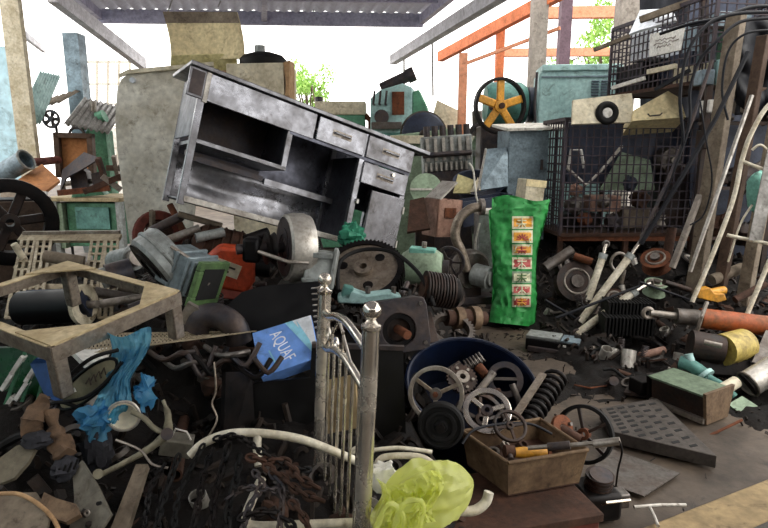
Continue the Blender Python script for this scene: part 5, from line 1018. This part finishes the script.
t = Thing('breaker_bar', 'shiny steel bar resting across the right edge of the tray', 'bar', W(575, 446, 2.12))
t.add('rod', MB().cyl(W(528, 448, 2.2), W(600, 443, 2.1), .009, n=12), 'lightmetal', world=True); t.add('grip', MB().cyl(W(594, 444, 2.11), W(620, 441, 2.07), .016, n=14), 'lightmetal', world=True); t.add('grip', MB().cyl(W(548, 447, 2.17), W(570, 445, 2.14), .017, n=14), 'darkmetal', world=True)
solo('hook_wire', 'thin bent wire hanging from the shiny bar end', 'wire', MB().tube([W(619, 441, 2.06), W(622, 452, 2.06), (W(618, 470, 2.08)), W(616, 486, 2.12)], .004, 6, sm=5), 'blackiron')
solo('tray_hose', 'thin black hose curving over the back of the tray', 'hose', MB().tube([W(462, 444, 2.2), W(474, 430, 2.25), W(500, 424, 2.3), W(530, 424, 2.32), W(552, 434, 2.3)], .006, 8, sm=5), 'cable')
for i, (x, y, r, c_) in enumerate(((-.12, .03, .025, 'midmetal'), (.1, .02, .03, 'rust'), (.02, .09, .028, 'rustdark'), (-.06, .09, .022, 'lightmetal'), (.16, -.02, .02, 'darkmetal'))):
    solo('loose_nut', ['grey nut at the left end of the tray', 'rusty nut at the middle of the tray', 'brown collar at the back of the tray', 'bright ring at the back left of the tray', 'dark nut at the right end of the tray'][i], 'nut', MB().lathe([(r * .5, -.01), (r, -.01), (r, .012), (r * .5, .012)], (0, 0, 0), (.2 * i, -.3, 1), 6 if i % 2 else 14, True), c_, pos=ct + Vector((x, y, -.075)))
t = Thing('rust_box', 'rust red steel box underneath the tray', 'box', Vector((.5, 2.1, 0)), (0, 0, 14)); t.add('body', MB().box(-.32, .3, -.17, .2, .0, .2), 'rustred', bev=.006)
t.add('lip', MB().box(-.33, .31, -.18, .21, .2, .235), 'rustdark', bev=.004)
# motor lump below right of tray
t = Thing('small_engine', 'dark small engine crouching under the tray corner', 'engine', WZ(600, 512, 0), (0, 0, 10)); t.add('crankcase', MB().box(-.12, .06, -.08, .1, 0, .13), 'blackiron', bev=.02); t.add('cylinder', MB().cyl((-.02, 0, .12), (-.02, -.02, .2), .05, n=18), 'darkmetal')
for i in range(4): t.add('fin', MB().lathe([(.04, 0), (.062, 0), (.062, .005), (.04, .005)], (-.02, -.003 * i, .135 + .018 * i), (0, -.1, 1), 18, True), 'iron')
t.add('chrome_handle', MB().tube([(-.05, -.09, .1), (-.05, -.12, .13), (.06, -.12, .13), (.06, -.09, .1)], .006, 8), 'chrome'); t.add('carburettor', MB().box(.06, .12, -.04, .03, .03, .1), 'midmetal', bev=.008)
# ---------------------------------------------------------------- white tubes, bag, chains
t = Thing('tubular_chair', 'bent white tubular chair frame in the foreground', 'chair frame', W(300, 528, 1.62)); TB = lambda P, r=.0145: MB().tube([W(*p) for p in P], r, 12, sm=7)
t.add('top_tube', TB([(190, 456, 1.72), (204, 443, 1.74), (228, 434, 1.76), (258, 433, 1.78), (300, 439, 1.8), (340, 454, 1.82), (372, 468, 1.84), (402, 478, 1.85)]), 'whitetube', world=True)
t.add('short_leg', TB([(258, 434, 1.78), (257, 447, 1.76), (259, 466, 1.72)]), 'whitetube', world=True)
t.add('lower_leg', TB([(262, 478, 1.68), (252, 500, 1.62), (246, 518, 1.58), (254, 526, 1.58), (300, 525, 1.6), (372, 522, 1.64)]), 'whitetube', world=True)
t = Thing('tube_hoop', 'white tube hoop behind the yellow plastic bag', 'frame', W(430, 512, 1.75)); t.add('upper_tube', TB([(376, 466, 1.9), (385, 457, 1.9), (420, 457, 1.9), (440, 470, 1.88)], .012), 'whitetube', world=True)
t.add('lower_tube', TB([(380, 520, 1.66), (410, 512, 1.68), (446, 510, 1.7), (472, 511, 1.72), (485, 503, 1.74), (489, 492, 1.75)], .0165), 'whitetube', world=True)
t.add('slim_tube', TB([(372, 440, 1.95), (352, 452, 1.95), (396, 448, 1.95), (432, 452, 1.95)], .008), 'whitetube', world=True)
KN, BE = W(386, 508, 1.54), W(473, 482, 1.66); BAX = BE - KN; BX = BAX.normalized(); BY = BX.cross(Vector((0, 1, .25))).normalized(); BZ = BX.cross(BY)
def bagpt(i, j):
    th = 2 * math.pi * j; r = .03 + .1 * math.sin(math.pi * min(1, i ** .8)) ** .62 * (.75 + .25 * i) - .03 * i ** 6
    r *= 1 + .16 * math.sin(7 * th + 3 * i) * (1 - i) + .1 * math.sin(13 * th - 5 * i) * (1 - i * .7) - .22 * abs(noise.noise(Vector((math.cos(th) * 2.2 + i, math.sin(th) * 2.2, i * 2.5)))) - .14 * abs(noise.noise(Vector((math.cos(th) * 5, math.sin(th) * 5, i * 6))))
    return KN + BAX * i + BY * (math.cos(th) * r * 1.02) + BZ * (math.sin(th) * r * .8)
t = Thing('plastic_bag', 'crumpled lime yellow plastic bag lying on the tubes', 'bag', W(425, 526, 1.55)); t.add('film', MB().grid(46, 72, bagpt), 'bagyellow', world=True)
def skirt(i, j): return W(376 + 62 * i + 6 * math.sin(j * 6), 478 + 8 * math.sin(i * 5) + 52 * j, 1.5 - .04 * j + .05 * abs(noise.noise(Vector((i * 7, j * 3, 2)))) + .03 * abs(noise.noise(Vector((i * 16, j * 7, 5)))))
t.add('skirt', MB().grid(34, 26, skirt), 'bagyellow', world=True)
for P in ([(396, 526), (400, 508), (412, 500), (424, 506), (420, 526)], [(376, 530), (384, 510), (394, 506), (402, 516), (400, 534)]):
    t.add('handle_loop', MB().tube([W(u, v, 1.44) for u, v in P], .008, 8, sm=6).jitter(.008, 40), 'bagyellow', world=True)
solo('white_rag', 'dirty white rag tucked left of the yellow bag', 'rag', MB().blob(W(384, 478, 1.72), .05, .03, .05, .35, 2.6, 12, 24).jitter(.015, 30), 'paper')
def chain(name, label, P, s_, ma, wire=None):
    P = catmull(P, 24); mb = MB(); acc = 0; k = 0; pitch = s_ * 1.15; last = P[0]
    for a, b in zip(P, P[1:]):
        acc += (b - a).length
        if acc >= pitch:
            acc = 0; d_ = (b - last)
            if d_.length < 1e-6: continue
            d_.normalize(); last = b; x = d_.orthogonal().normalized(); y = d_.cross(x)
            if k % 2: x, y = y, x
            k += 1; R_ = Matrix((x, y, d_)).transposed()
            mb.tube([b + R_ @ Vector((s_ * .5 * math.cos(g * math.pi / 5), 0, s_ * .95 * math.sin(g * math.pi / 5))) for g in range(10)], wire or s_ * .27, 6, True)
    return solo(name, label, 'chain', mb, ma)
rc = random.Random(5)
CH = [([(205, 442), (190, 470), (178, 500), (172, 540)], 'rubber', .016), ([(214, 446), (204, 474), (198, 505), (190, 540)], 'blackiron', .018), ([(230, 440), (222, 470), (214, 500), (212, 540)], 'blackiron', .02), ([(240, 452), (236, 480), (228, 510), (230, 540)], 'rubber', .02),
      ([(252, 470), (262, 484), (250, 505), (240, 540)], 'darkmetal', .018), ([(268, 470), (280, 484), (282, 505), (278, 540)], 'darkmetal', .018), ([(180, 452), (170, 480), (160, 510), (156, 540)], 'rubber', .018), ([(245, 456), (262, 460), (285, 462), (300, 478), (318, 488)], 'rustdark', .022), ([(262, 464), (280, 476), (300, 492), (320, 500)], 'rustdark', .022),
      ([(212, 440), (235, 436), (262, 452), (290, 468), (312, 470)], 'blackiron', .016), ([(225, 500), (240, 490), (262, 488), (290, 496), (300, 512)], 'darkmetal', .016), ([(166, 462), (150, 490), (146, 520), (140, 545)], 'blackiron', .015), ([(288, 500), (300, 512), (308, 528), (306, 545)], 'rustdark', .02), ([(236, 520), (262, 512), (286, 520), (300, 540)], 'blackiron', .02)]
CL = ['black roller chain strand hanging furthest toward the pale lever', 'dull iron chain strand beside the black roller strand', 'thick iron chain strand below the white tube bend', 'black chain strand in the middle of the chain heap', 'grey chain strand curling over the white tube leg', 'grey chain strand right of the white tube leg', 'black chain strand near the white tin box', 'brown rusty chain lying over the top of the chain heap', 'dark rusty heavy chain lying below the upper brown one', 'iron chain draped along the white top tube', 'grey chain bunch above the lower white tube', 'thin iron chain at the edge of the heap by the wooden stick', 'rusty chain end beside the left chrome post', 'iron chain bottommost in the chain heap']
for (P, ma, s_), lab in zip(CH, CL):
    chain('iron_chain', lab, [W(u, v, 1.66 - .0022 * (v - 470) + .012 * math.sin(u)) for u, v in P], s_, ma)
# ---------------------------------------------------------------- the low steel stand and perforated rack
t = Thing('low_stand', 'square rusty angle iron stand with plywood corner gussets', 'stand', Vector((-1.091, 1.812, .968)), (4.6, -7.5, 61)); a_, b_ = .55, .72
for p, q_, y in (((0, 0), (a_, 0), 1), ((a_, 0), (a_, b_), 1), ((a_, b_), (0, b_), 1), ((0, b_), (0, 0), 1)):
    rl = t.add('rail', MB().bar((p[0], p[1], -.028), (q_[0], q_[1], -.028), .006, .055), 'steelwarm'); cx, cy = a_ / 2, b_ / 2
    t.add('flange', MB().bar((p[0] * .95 + cx * .05, p[1] * .95 + cy * .05, 0), (q_[0] * .95 + cx * .05, q_[1] * .95 + cy * .05, 0), .035, .005), 'tablewood', rl)
for x, y, sx, sy in ((0, 0, 1, 1), (a_, 0, -1, 1), (a_, b_, -1, -1), (0, b_, 1, -1)):
    t.add('gusset', MB().prism([(x + sx * .002, y + sy * .002), (x + sx * .2, y + sy * .002), (x + sx * .002, y + sy * .2)], .006, False, .003), 'tablewood')
    t.add('leg', MB().box(min(x, x + sx * .05), max(x, x + sx * .05), min(y, y + sy * .05), max(y, y + sy * .05), -.2, -.005), 'steelwarm', bev=.006)
t = Thing('perforated_rack', 'pale perforated steel rack lying behind the low stand', 'rack', W(66, 272, 3.5)); 
def rk(u, v): return W(u, v, 3.75 - (v - 236) * .012)
def perf(u0, v0, u1, v1, w, n): # perforated strip: two edge bars and cross bars
    a, b = rk(u0, v0), rk(u1, v1); c, d_ = rk(u0 + w, v0), rk(u1 + w, v1); up = Vector((0, -.6, 1)); mb = MB()
    for f_ in (0, .5, 1): mb.bar(a.lerp(c, f_), b.lerp(d_, f_), .017, .008, up)
    for i in range(n + 1): mb.bar(a.lerp(b, i / n), c.lerp(d_, i / n), .017, .008, up)
    return mb
for u0, u1, w in ((22, 6, 13), (38, 26, 13), (92, 80, 13), (106, 99, 12)): t.add('slotted_strip', perf(u0, 240, u1, 318, w, 9), 'steelpale', world=True)
for v in (238, 266, 288, 306): t.add('cross_rail', MB().bar(rk(20 - (v - 238) * .16, v), rk(120 - (v - 238) * .1, v + .5), .07 if v == 238 else .05, .02, (0, -.6, 1)), 'steelpale', world=True)
t.add('end_rail', MB().bar(rk(24, 236), rk(120, 235), .03, .06), 'steelwarm', world=True)
t = Thing('black_motor', 'black motor with a pale end ring under the low stand', 'motor', W(55, 325, 2.75)); a, b = W(22, 308, 2.8), W(82, 305, 2.75); t.add('body', MB().cyl(a, b, .085, n=24), 'blackplastic', world=True); t.add('end_ring', MB().lathe([(.05, 0), (.1, 0), (.1, .02), (.05, .02)], b, (b - a), 26, True), 'cream', world=True)
t.add('cover', MB().slab([W(24, 302, 2.72), W(80, 300, 2.68), W(82, 288, 2.75), W(26, 290, 2.8)], .12), 'darkblue', world=True); t.add('shaft', MB().cyl(b, b + (b - a) * .25, .02, n=12), 'lightmetal', world=True)
t = Thing('round_motor', 'small round grey motor end beside the blue blower', 'motor', W(128, 262, 3.3)); t.add('body', MB().cyl(W(116, 262, 3.35), W(134, 258, 3.25), .07, n=20), 'greypaint', world=True); t.add('cap', MB().cyl(W(134, 258, 3.25), W(138, 257, 3.22), .05, n=18), 'lightmetal', world=True)
for i, (u0, v0, u1, v1, Y, r, c_) in enumerate(((95, 292, 140, 300, 2.9, .028, 'midmetal'), (100, 304, 150, 296, 2.8, .02, 'lightmetal'), (118, 286, 140, 292, 3.0, .035, 'steelwarm'), (130, 310, 158, 300, 2.75, .03, 'darkmetal'), (44, 256, 84, 262, 3.3, .035, 'wood'), (14, 244, 26, 262, 3.4, .02, 'cream'), (150, 310, 178, 318, 2.75, .03, 'iron'))):
    solo('scrap_pipe', ['grey pipe lying beneath the right half of the low stand', 'bright bar across the grey pipe under the low stand', 'tan pipe stub behind the low stand right rail', 'dark pipe under the right corner of the low stand', 'brown wooden roll inside the perforated rack', 'cream stick at the left end of the perforated rack', 'iron pipe stub left of the square green flange'][i], 'pipe', MB().cyl(W(u0, v0, Y), W(u1, v1, Y + .05), r, n=14), c_)
# expanded metal sheet, elbow duct, twisted bars
def ex(i, j): return W(84 + 172 * i, 354 - 23 * i - 20 * j * (1 - i), 2.2 + .35 * i + .3 * j)
mb = MB()
for g in range(46):
    mb.bar(ex(g / 46, 0), ex(min(1, (g + 3) / 46), 1), .006, .004); mb.bar(ex(min(1, (g + 3) / 46), 0), ex(g / 46, 1), .006, .004)
for j in range(5): mb.bar(ex(0, j / 4), ex(1, j / 4), .008, .004)
solo('mesh_sheet', 'tan expanded metal mesh sheet under the right leg of the low stand', 'mesh', mb, 'steelpale')
t = Thing('duct_elbow', 'fat dark grey duct elbow behind the mesh sheet', 'duct', W(222, 345, 2.65)); t.add('bend', MB().tube([W(196, 330, 2.62), W(202, 318, 2.62), W(218, 316, 2.62), W(234, 326, 2.6), W(240, 342, 2.6)], .06, 16, sm=5), 'darkmetal', world=True); t.add('flange', MB().bar(W(190, 326, 2.6), W(200, 308, 2.6), .03, .12), 'lightmetal', world=True)
for i in range(9):
    u = 150 + 11 * i; P = [W(u, 352 + 6 * math.sin(i), 2.3), W(u + 14, 360 + 9 * math.sin(i * 2), 2.22), W(u + 30, 366 - 12 * math.cos(i * 1.3), 2.2), W(u + 44, 352 + 10 * math.sin(i * 1.9), 2.25)]
    solo('twisted_bar', ['first twisted grey bar, at the blue bag', 'second twisted grey bar right of the blue bag', 'third twisted grey bar right of the blue bag', 'fourth twisted grey bar under the mesh sheet', 'middle twisted grey bar of the bundle under the mesh', 'sixth twisted grey bar under the mesh sheet', 'seventh twisted grey bar toward the blue carton', 'next to last twisted grey bar by the blue carton', 'last twisted bar of the bundle, touching the blue carton'][i], 'bar', MB().tube(P, .011, 8, sm=4), ('iron', 'midmetal', 'darkmetal', 'blackiron')[i % 4], group='twisted bars under the mesh sheet')
solo('wire_loop', 'thin hanging wire beneath the blue printed carton', 'wire', MB().tube([W(214, 362, 2.15), (W(216, 390, 2.12)), W(212, 404, 2.1), W(217, 420, 2.08), W(206, 440, 2.05)], .004, 6, sm=5), 'steelwarm')
t = Thing('white_tin', 'small whitish tin box with wire handle above the chains', 'box', W(178, 446, 1.95), (0, 14, 10)); t.add('body', MB().box(-.06, .05, -.03, .05, -.03, .03), 'platelead', bev=.004); t.add('handle', MB().tube([(-.03, 0, .03), (-.02, 0, .065), (.02, 0, .06), (.04, 0, .03)], .004, 6), 'white')
# ---------------------------------------------------------------- left foreground
t = Thing('green_crate', 'green glass bottle crate with white bars at the left edge', 'crate', W(28, 405, 2.15)); t.add('back', MB().slab([W(-10, 412, 2.15), W(52, 412, 2.15), W(48, 348, 2.2), W(-10, 348, 2.2)], .05), 'greenbottle', world=True)
for i, (u, v) in enumerate(((18, 364), (32, 372), (8, 380), (22, 390), (8, 404))): t.add('white_bar', MB().bar(W(u - 5, v + 9, 2.12), W(u + 6, v - 8, 2.12), .03, .015), 'paper', world=True)
for i in range(3): t.add('slat', MB().bar(W(4 + 16 * i, 408, 2.11), W(26 + 12 * i, 350, 2.13), .012, .012), 'greenmachine', world=True)
panel('blue_board', 'blue board hanging under the near corner of the low stand', 'board', [(36, 358, 1.98), (58, 362, 1.96), (60, 402, 1.93), (46, 398, 1.95), (30, 364, 2.0)], .012, 'navypanel')
panel('plastic_cover', 'white plastic cover lying under the low stand rail', 'cover', [(70, 354, 2.2), (96, 354, 2.25), (112, 350, 2.35), (104, 366, 2.15), (84, 368, 2.1)], .02, 'paper')
t = Thing('mirror_shell', 'olive oval fairing shell with scratched lettering under the stand', 'shell', W(88, 405, 1.95)); P = [W(88 + 29 * math.cos(a) * 1 - 0, 384 - 16 * math.sin(a) - 20 * math.cos(a), 1.95 - .04 * math.cos(a)) for a in [i * math.pi / 14 for i in range(28)]]
t.add('shell', MB().slab(P, .02), 'shellolive', world=True, bev=.006); t.add('rim', MB().tube(P, .006, 8, True), 'blackplastic', world=True)
for i in range(4):
    t.add('scratch', MB().tube([W(86 + 5 * i, 384 - 3.4 * i, 1.925), W(89 + 5 * i, 378 - 3.4 * i, 1.925), W(91 + 5 * i, 385 - 3.4 * i, 1.925)], .003, 5), 'inkdark', world=True)
t.add('white_patch', MB().slab([W(62, 394, 1.9), W(76, 392, 1.9), W(74, 388, 1.9), W(64, 390, 1.9)], .004), 'paper', world=True)
for i, P in enumerate(([(58, 396), (70, 376), (92, 358), (118, 350)], [(62, 402), (84, 398), (104, 384), (122, 362)], [(40, 408), (60, 402), (80, 408), (96, 412)])):
    solo('black_strap', ['upper black strip curving over the olive shell', 'lower black strip hugging the olive shell', 'dark strap sagging below the green crate'][i], 'strap', MB().tube([W(u, v, 1.9) for u, v in P], .007, 8, sm=5), 'rubber')
# blue bag
def bb_(i, j):
    w_ = (34 - 26 * j if j < .55 else 20 + 40 * (j - .55)); u = 129 - 30 * j * j + (i - .5) * w_ * 1.3 + 3 * math.sin(j * 9); v = 332 + 92 * j + 5 * math.sin(i * 5) * (1 - j)
    return W(u, v, 1.98 - .1 * j - .06 * math.sin(i * math.pi) + .03 * noise.noise(Vector((i * 6, j * 8, 3))) + .03 * abs(noise.noise(Vector((i * 9, j * 6, 3)))) + .02 * abs(noise.noise(Vector((i * 20, j * 15, 8)))))
t = Thing('plastic_bag', 'crumpled translucent blue plastic bag hanging from the low stand', 'bag', W(105, 425, 1.86)); t.add('film', MB().grid(40, 50, bb_), 'bagblue', world=True, sub=1)
t.add('side_lobe', MB().blob(W(146, 392, 1.98), .026, .03, .055, .5, 2.4, 5, 30).jitter(.025, 30, 3), 'bagblue', world=True); t.add('lower_lobe', MB().blob(W(96, 420, 1.84), .055, .04, .05, .5, 2.4, 6, 30).jitter(.03, 30, 2), 'bagblue', world=True)
solo('dark_rag', 'dark bluish rag hanging below the blue bag', 'rag', MB().blob(W(98, 450, 1.84), .045, .04, .09, .5, 2.4, 9, 24), 'ragdark')
t = Thing('round_lamp', 'round pale lamp housing below the blue bag', 'lamp', W(124, 415, 1.86), (0, 20, -20)); t.add('shell', MB().lathe([(0, -.04), (.03, -.035), (.05, -.01), (.052, .01), (.045, .012), (.03, -.01), (0, -.02)], (0, 0, 0), (.5, -.8, .2), 26), 'cream'); t.add('rim', MB().torus((.005, -.008, .002), .052, .005, (.5, -.8, .2), 28, 6), 'alum')
t = Thing('lever_arm', 'pale cast lever arm with a forked end, left of the chains', 'lever', W(140, 470, 1.78))
t.add('long_arm', MB().tube([W(98, 476, 1.72), W(126, 462, 1.75), W(150, 448, 1.78), W(168, 434, 1.8)], [.009, .01, .012, .016], 10, sm=4), 'leverpaint', world=True); t.add('fork', MB().tube([W(168, 434, 1.8), W(168, 415, 1.81), W(163, 400, 1.82)], [.015, .011, .006], 10, sm=4), 'leverpaint', world=True)
t.add('short_arm', MB().tube([W(132, 412, 1.84), W(144, 418, 1.83), (W(154, 428, 1.81)), W(166, 434, 1.8)], .009, 10, sm=4), 'leverpaint', world=True); t.add('pivot', MB().cyl(W(167, 434, 1.77), W(167, 434, 1.83), .02, n=16), 'darkmetal', world=True)
t.add('end_boss', MB().cyl(W(98, 474, 1.7), W(98, 474, 1.74), .016, n=14), 'leverpaint', world=True); t.add('bent_wire', MB().tube([W(116, 440, 1.75), (W(140, 450, 1.72)), W(152, 464, 1.7), W(168, 468, 1.7)], .004, 6, sm=5), 'lightmetal', world=True)
panel('wooden_stick', 'worn wooden stake leaning in the lower left', 'stake', [(106, 540, 1.52), (124, 540, 1.52), (148, 464, 1.76), (136, 464, 1.76)], .025, 'wood')
t = Thing('iron_gusset', 'grey iron plate with a bolt hole in the lower left', 'plate', W(85, 525, 1.52)); t.add('plate', MB().slab([W(66, 545, 1.5), (W(92, 545, 1.5)), W(111, 514, 1.55), W(98, 486, 1.62), W(82, 460, 1.7), W(72, 470, 1.69), W(74, 500, 1.6)], .012), 'platelead', world=True, bev=.002)
c = W(100, 503, 1.57); t.add('bolt_hole', MB().cyl(c, c + Vector((0, -.012, .006)), .006, n=12), 'rubber', world=True)
t.add('washer', MB().torus(W(87, 513, 1.53), .007, .003, (0, 1, -.4), 14, 6), 'lightmetal', world=True)
def glove(u, v, Y, seed):
    return MB().blob(W(u, v, Y), .04, .035, .06, .6, 2, seed, 24)
t = Thing('leather_boot', 'worn tan leather boot with black sole lying at the left edge', 'boot', W(36, 440, 1.74)); t.add('upper', MB().tube([W(46, 396, 1.82), W(38, 410, 1.79), W(32, 424, 1.76), W(30, 434, 1.75)], [.022, .03, .034, .03], 14, sm=6).jitter(.018, 26, 1), 'rag', world=True); t.add('sole', MB().blob(W(38, 440, 1.73), .05, .035, .025, .4, 2, 2, 20), 'ragdark', world=True)
t = Thing('leather_boot', 'second tan boot with a dark ribbed sole, right of the first', 'boot', W(64, 472, 1.7)); t.add('upper', MB().tube([W(50, 412, 1.8), W(56, 432, 1.77), W(62, 448, 1.74), W(66, 456, 1.72)], [.02, .028, .034, .03], 14, sm=6).jitter(.018, 26, 4), 'rag', world=True); t.add('sole', MB().blob(W(66, 468, 1.69), .045, .04, .032, .4, 2.4, 4, 22), 'ragdark', world=True)
for i in range(4): t.add('tread', MB().bar(W(56 + 6 * i, 478 - 3 * i, 1.655), W(60 + 6 * i, 468 - 3 * i, 1.655), .006, .006), 'rubber', world=True)
panel('oval_cover', 'grey oval cover leaning at the left edge under the boots', 'cover', [(-6, 486, 1.62), (14, 478, 1.64), (28, 462, 1.68), (36, 448, 1.72), (32, 440, 1.74), (16, 446, 1.72), (-6, 462, 1.68)], .015, 'leather')
panel('flat_plate', 'brown flat plate in the lower left corner', 'plate', [(-8, 545, 1.44), (44, 545, 1.44), (50, 512, 1.52), (36, 492, 1.58), (-8, 494, 1.58)], .012, 'wood')
panel('bracket_plate', 'rusty hinge plate lying on the brown flat plate', 'bracket', [(46, 516, 1.5), (66, 522, 1.49), (80, 514, 1.51), (76, 504, 1.53), (56, 498, 1.55), (44, 492, 1.57), (40, 502, 1.54)], .02, 'rustlead')
solo('beige_hose', 'thin beige hose curling through the lower left corner', 'hose', MB().tube([W(-4, 494, 1.5), W(18, 494, 1.49), W(38, 504, 1.46), W(54, 520, 1.43), W(62, 540, 1.4)], .006, 10, sm=6), 'card')
# ---------------------------------------------------------------- loose scrap pieces strewn over the heaps
rnd = random.Random(21)
def pieces():
    L_ = []
    L_.append(('scrap_gear', 'gear', MB().gear(.06, .009, 18, .025, .02), 'blackiron', 'small toothed gear'))
    L_.append(('steel_ring', 'ring', MB().lathe([(.035, -.01), (.05, -.01), (.05, .01), (.035, .01)], (0, 0, 0), (0, 1, 0), 20, True), 'midmetal', 'plain steel ring'))
    L_.append(('pipe_stub', 'pipe', MB().cyl((-.09, 0, 0), (.09, 0, 0), .022, n=14, ri=.016), 'rustdark', 'rusty pipe stub'))
    L_.append(('hex_bolt', 'bolt', MB().cyl((-.05, 0, 0), (.05, 0, 0), .01, n=8).cyl((.05, 0, 0), (.068, 0, 0), .02, n=6), 'midmetal', 'large hexagon bolt'))
    L_.append(('angle_bracket', 'bracket', MB().box(-.06, .06, -.03, .03, 0, .006).box(-.06, -.054, -.03, .03, 0, .08), 'iron', 'bent steel angle bracket'))
    L_.append(('small_pulley', 'pulley', MB().lathe([(.015, -.02), (.07, -.02), (.055, 0), (.07, .02), (.015, .02)], (0, 0, 0), (0, 1, 0), 24, True), 'blackiron', 'small black pulley wheel'))
    L_.append(('coil_spring', 'spring', MB().spring(.025, .1, 7, .004), 'darkmetal', 'short coil spring'))
    L_.append(('cast_lump', 'casting', MB().blob((0, 0, 0), .06, .05, .045, .5, 2.4, 31, 14), 'rustdark', 'brown cast iron lump'))
    L_.append(('flat_bar', 'bar', MB().box(-.13, .13, -.018, .018, -.004, .004), 'rustdark', 'flat rusty bar'))
    L_.append(('shaft_piece', 'shaft', MB().cyl((-.1, 0, 0), (.04, 0, 0), .018, n=12).cyl((.04, 0, 0), (.1, 0, 0), .028, n=14), 'darkmetal', 'stepped shaft piece'))
    L_.append(('tin_can', 'can', MB().cyl((0, 0, -.05), (0, 0, .05), .038, n=18, ri=.035), 'alum', 'dull empty tin can'))
    L_.append(('hose_piece', 'hose', MB().tube([(-.12, 0, 0), (-.05, .03, .02), (.04, -.02, .03), (.12, .02, 0)], .013, 8, sm=5), 'rubber', 'black rubber hose piece'))
    return [(n, c, mb.mesh(n), ma, lab) for n, c, mb, ma, lab in L_]
PC = pieces(); used = {}
ZN = [('right heap below the wire cage', 545, 768, 250, 330, 60), ('heap by the green trough case', 600, 768, 335, 400, 46), ('pile around the blowers', 110, 330, 226, 320, 60), ('pile around the gearbox', 320, 480, 262, 345, 36), ('dark pile before the low stand', 10, 250, 330, 470, 36), ('foreground pile by the chains', 100, 480, 455, 528, 14)]
ANC = [(515, 260, 'green sack'), (550, 345, 'flat office machine'), (575, 282, 'dark clutch drum'), (597, 275, 'upright white strut'), (608, 290, 'long white strut'), (604, 315, 'lowest white strut'), (632, 318, 'ribbed black blocks'), (656, 262, 'rusty pulley under the cage'), (690, 266, 'black flanged wheel'), (655, 288, 'pale green pulley'), (697, 240, 'thick weathered post'), (722, 235, 'dark narrow post'), (712, 296, 'yellow hand tool'), (664, 314, 'rod end of the orange ram'), (740, 324, 'orange ram barrel'), (735, 343, 'yellow end drum'), (700, 345, 'dark motor body'), (682, 395, 'green trough case'), (692, 366, 'teal valve'), (755, 385, 'aluminium canister'), (645, 388, 'small black box end'), (728, 386, 'whitish roll'), (606, 362, 'flattened cardboard'), (714, 274, 'tan pipe by the posts'), (756, 292, 'brown pipe at the right edge'),
       (166, 262, 'blue grey blower housing'), (214, 278, 'square green flange'), (228, 268, 'orange motor'), (300, 250, 'grey blower'), (262, 250, 'black shaft bearing'), (158, 235, 'red belt guard'), (222, 240, 'dark motor beneath the desk'), (128, 260, 'small round grey motor'), (352, 236, 'green rag'), (364, 270, 'tilted belt pulley'), (370, 296, 'teal bracket'), (402, 325, 'gearbox bore'), (440, 290, 'finned motor'), (466, 318, 'stepped gear shaft'), (420, 268, 'pale green gear motor'), (449, 262, 'small spoked wheel'), (275, 305, 'black cut sheet'), (284, 348, 'blue printed carton'), (218, 325, 'fat duct elbow'), (185, 240, 'bright pipe stub'), (325, 285, 'left gate ball'), (372, 318, 'right gate ball'), (448, 296, 'pulley disc on the floor'),
       (55, 375, 'near leg of the low stand'), (88, 384, 'olive oval shell'), (130, 350, 'top of the blue bag'), (100, 420, 'bottom of the blue bag'), (146, 392, 'side lobe of the blue bag'), (28, 385, 'green crate'), (36, 420, 'first leather boot'), (62, 450, 'second leather boot'), (167, 434, 'lever pivot'), (124, 412, 'round lamp housing'), (178, 442, 'grey tin box'), (190, 360, 'twisted bars'), (240, 400, 'black cabinet side'), (216, 400, 'hanging wire'), (120, 505, 'wooden stake'), (90, 500, 'iron gusset plate'), (258, 440, 'short white tube leg'), (300, 440, 'white top tube'), (246, 515, 'bend of the lower white tube'), (425, 480, 'lime yellow bag'), (470, 511, 'white tube hoop end'), (340, 400, 'card behind the gate bars'), (230, 480, 'chain heap middle'), (366, 480, 'near gate post'), (318, 480, 'far gate post')]
taken = set()
for zone, u0, u1, v0, v1, cnt in ZN:
    n = 0; tries = 0
    while n < cnt and tries < 900:
        tries += 1; u, v = rnd.uniform(u0, u1), rnd.uniform(v0, v1); p = onheap(u, v)
        if p is None or p.z < .02: continue
        name, cat, me, ma, lab = rnd.choice(PC); text = None
        for d2, au, av, an in sorted(((u - x) ** 2 + (v - y) ** 2, x, y, nm) for x, y, nm in ANC)[:6]:
            side = ('left of' if u < au else 'right of') if abs(u - au) > abs(v - av) else ('above' if v < av else 'below')
            c_ = '%s lying loose %s the %s' % (lab, side, an)
            if c_ not in taken and d2 < 80 ** 2 and len(c_.split()) <= 16: text = c_; break
        if text is None: continue
        taken.add(text); o = bpy.data.objects.new(name, me); COL.objects.link(o)
        if not me.materials: me.materials.append(MAT(ma))
        o.location = p + Vector((0, 0, .012)); o.rotation_euler = (rnd.uniform(-.6, .6) + (1.57 if cat in ('gear', 'ring', 'pulley') else 0), rnd.uniform(-.5, .5), rnd.uniform(0, 6.28)); s_ = rnd.uniform(.75, 1.35); o.scale = (s_,) * 3
        setp(o, text, cat, 'loose %ss in the %s' % (cat, zone)); n += 1
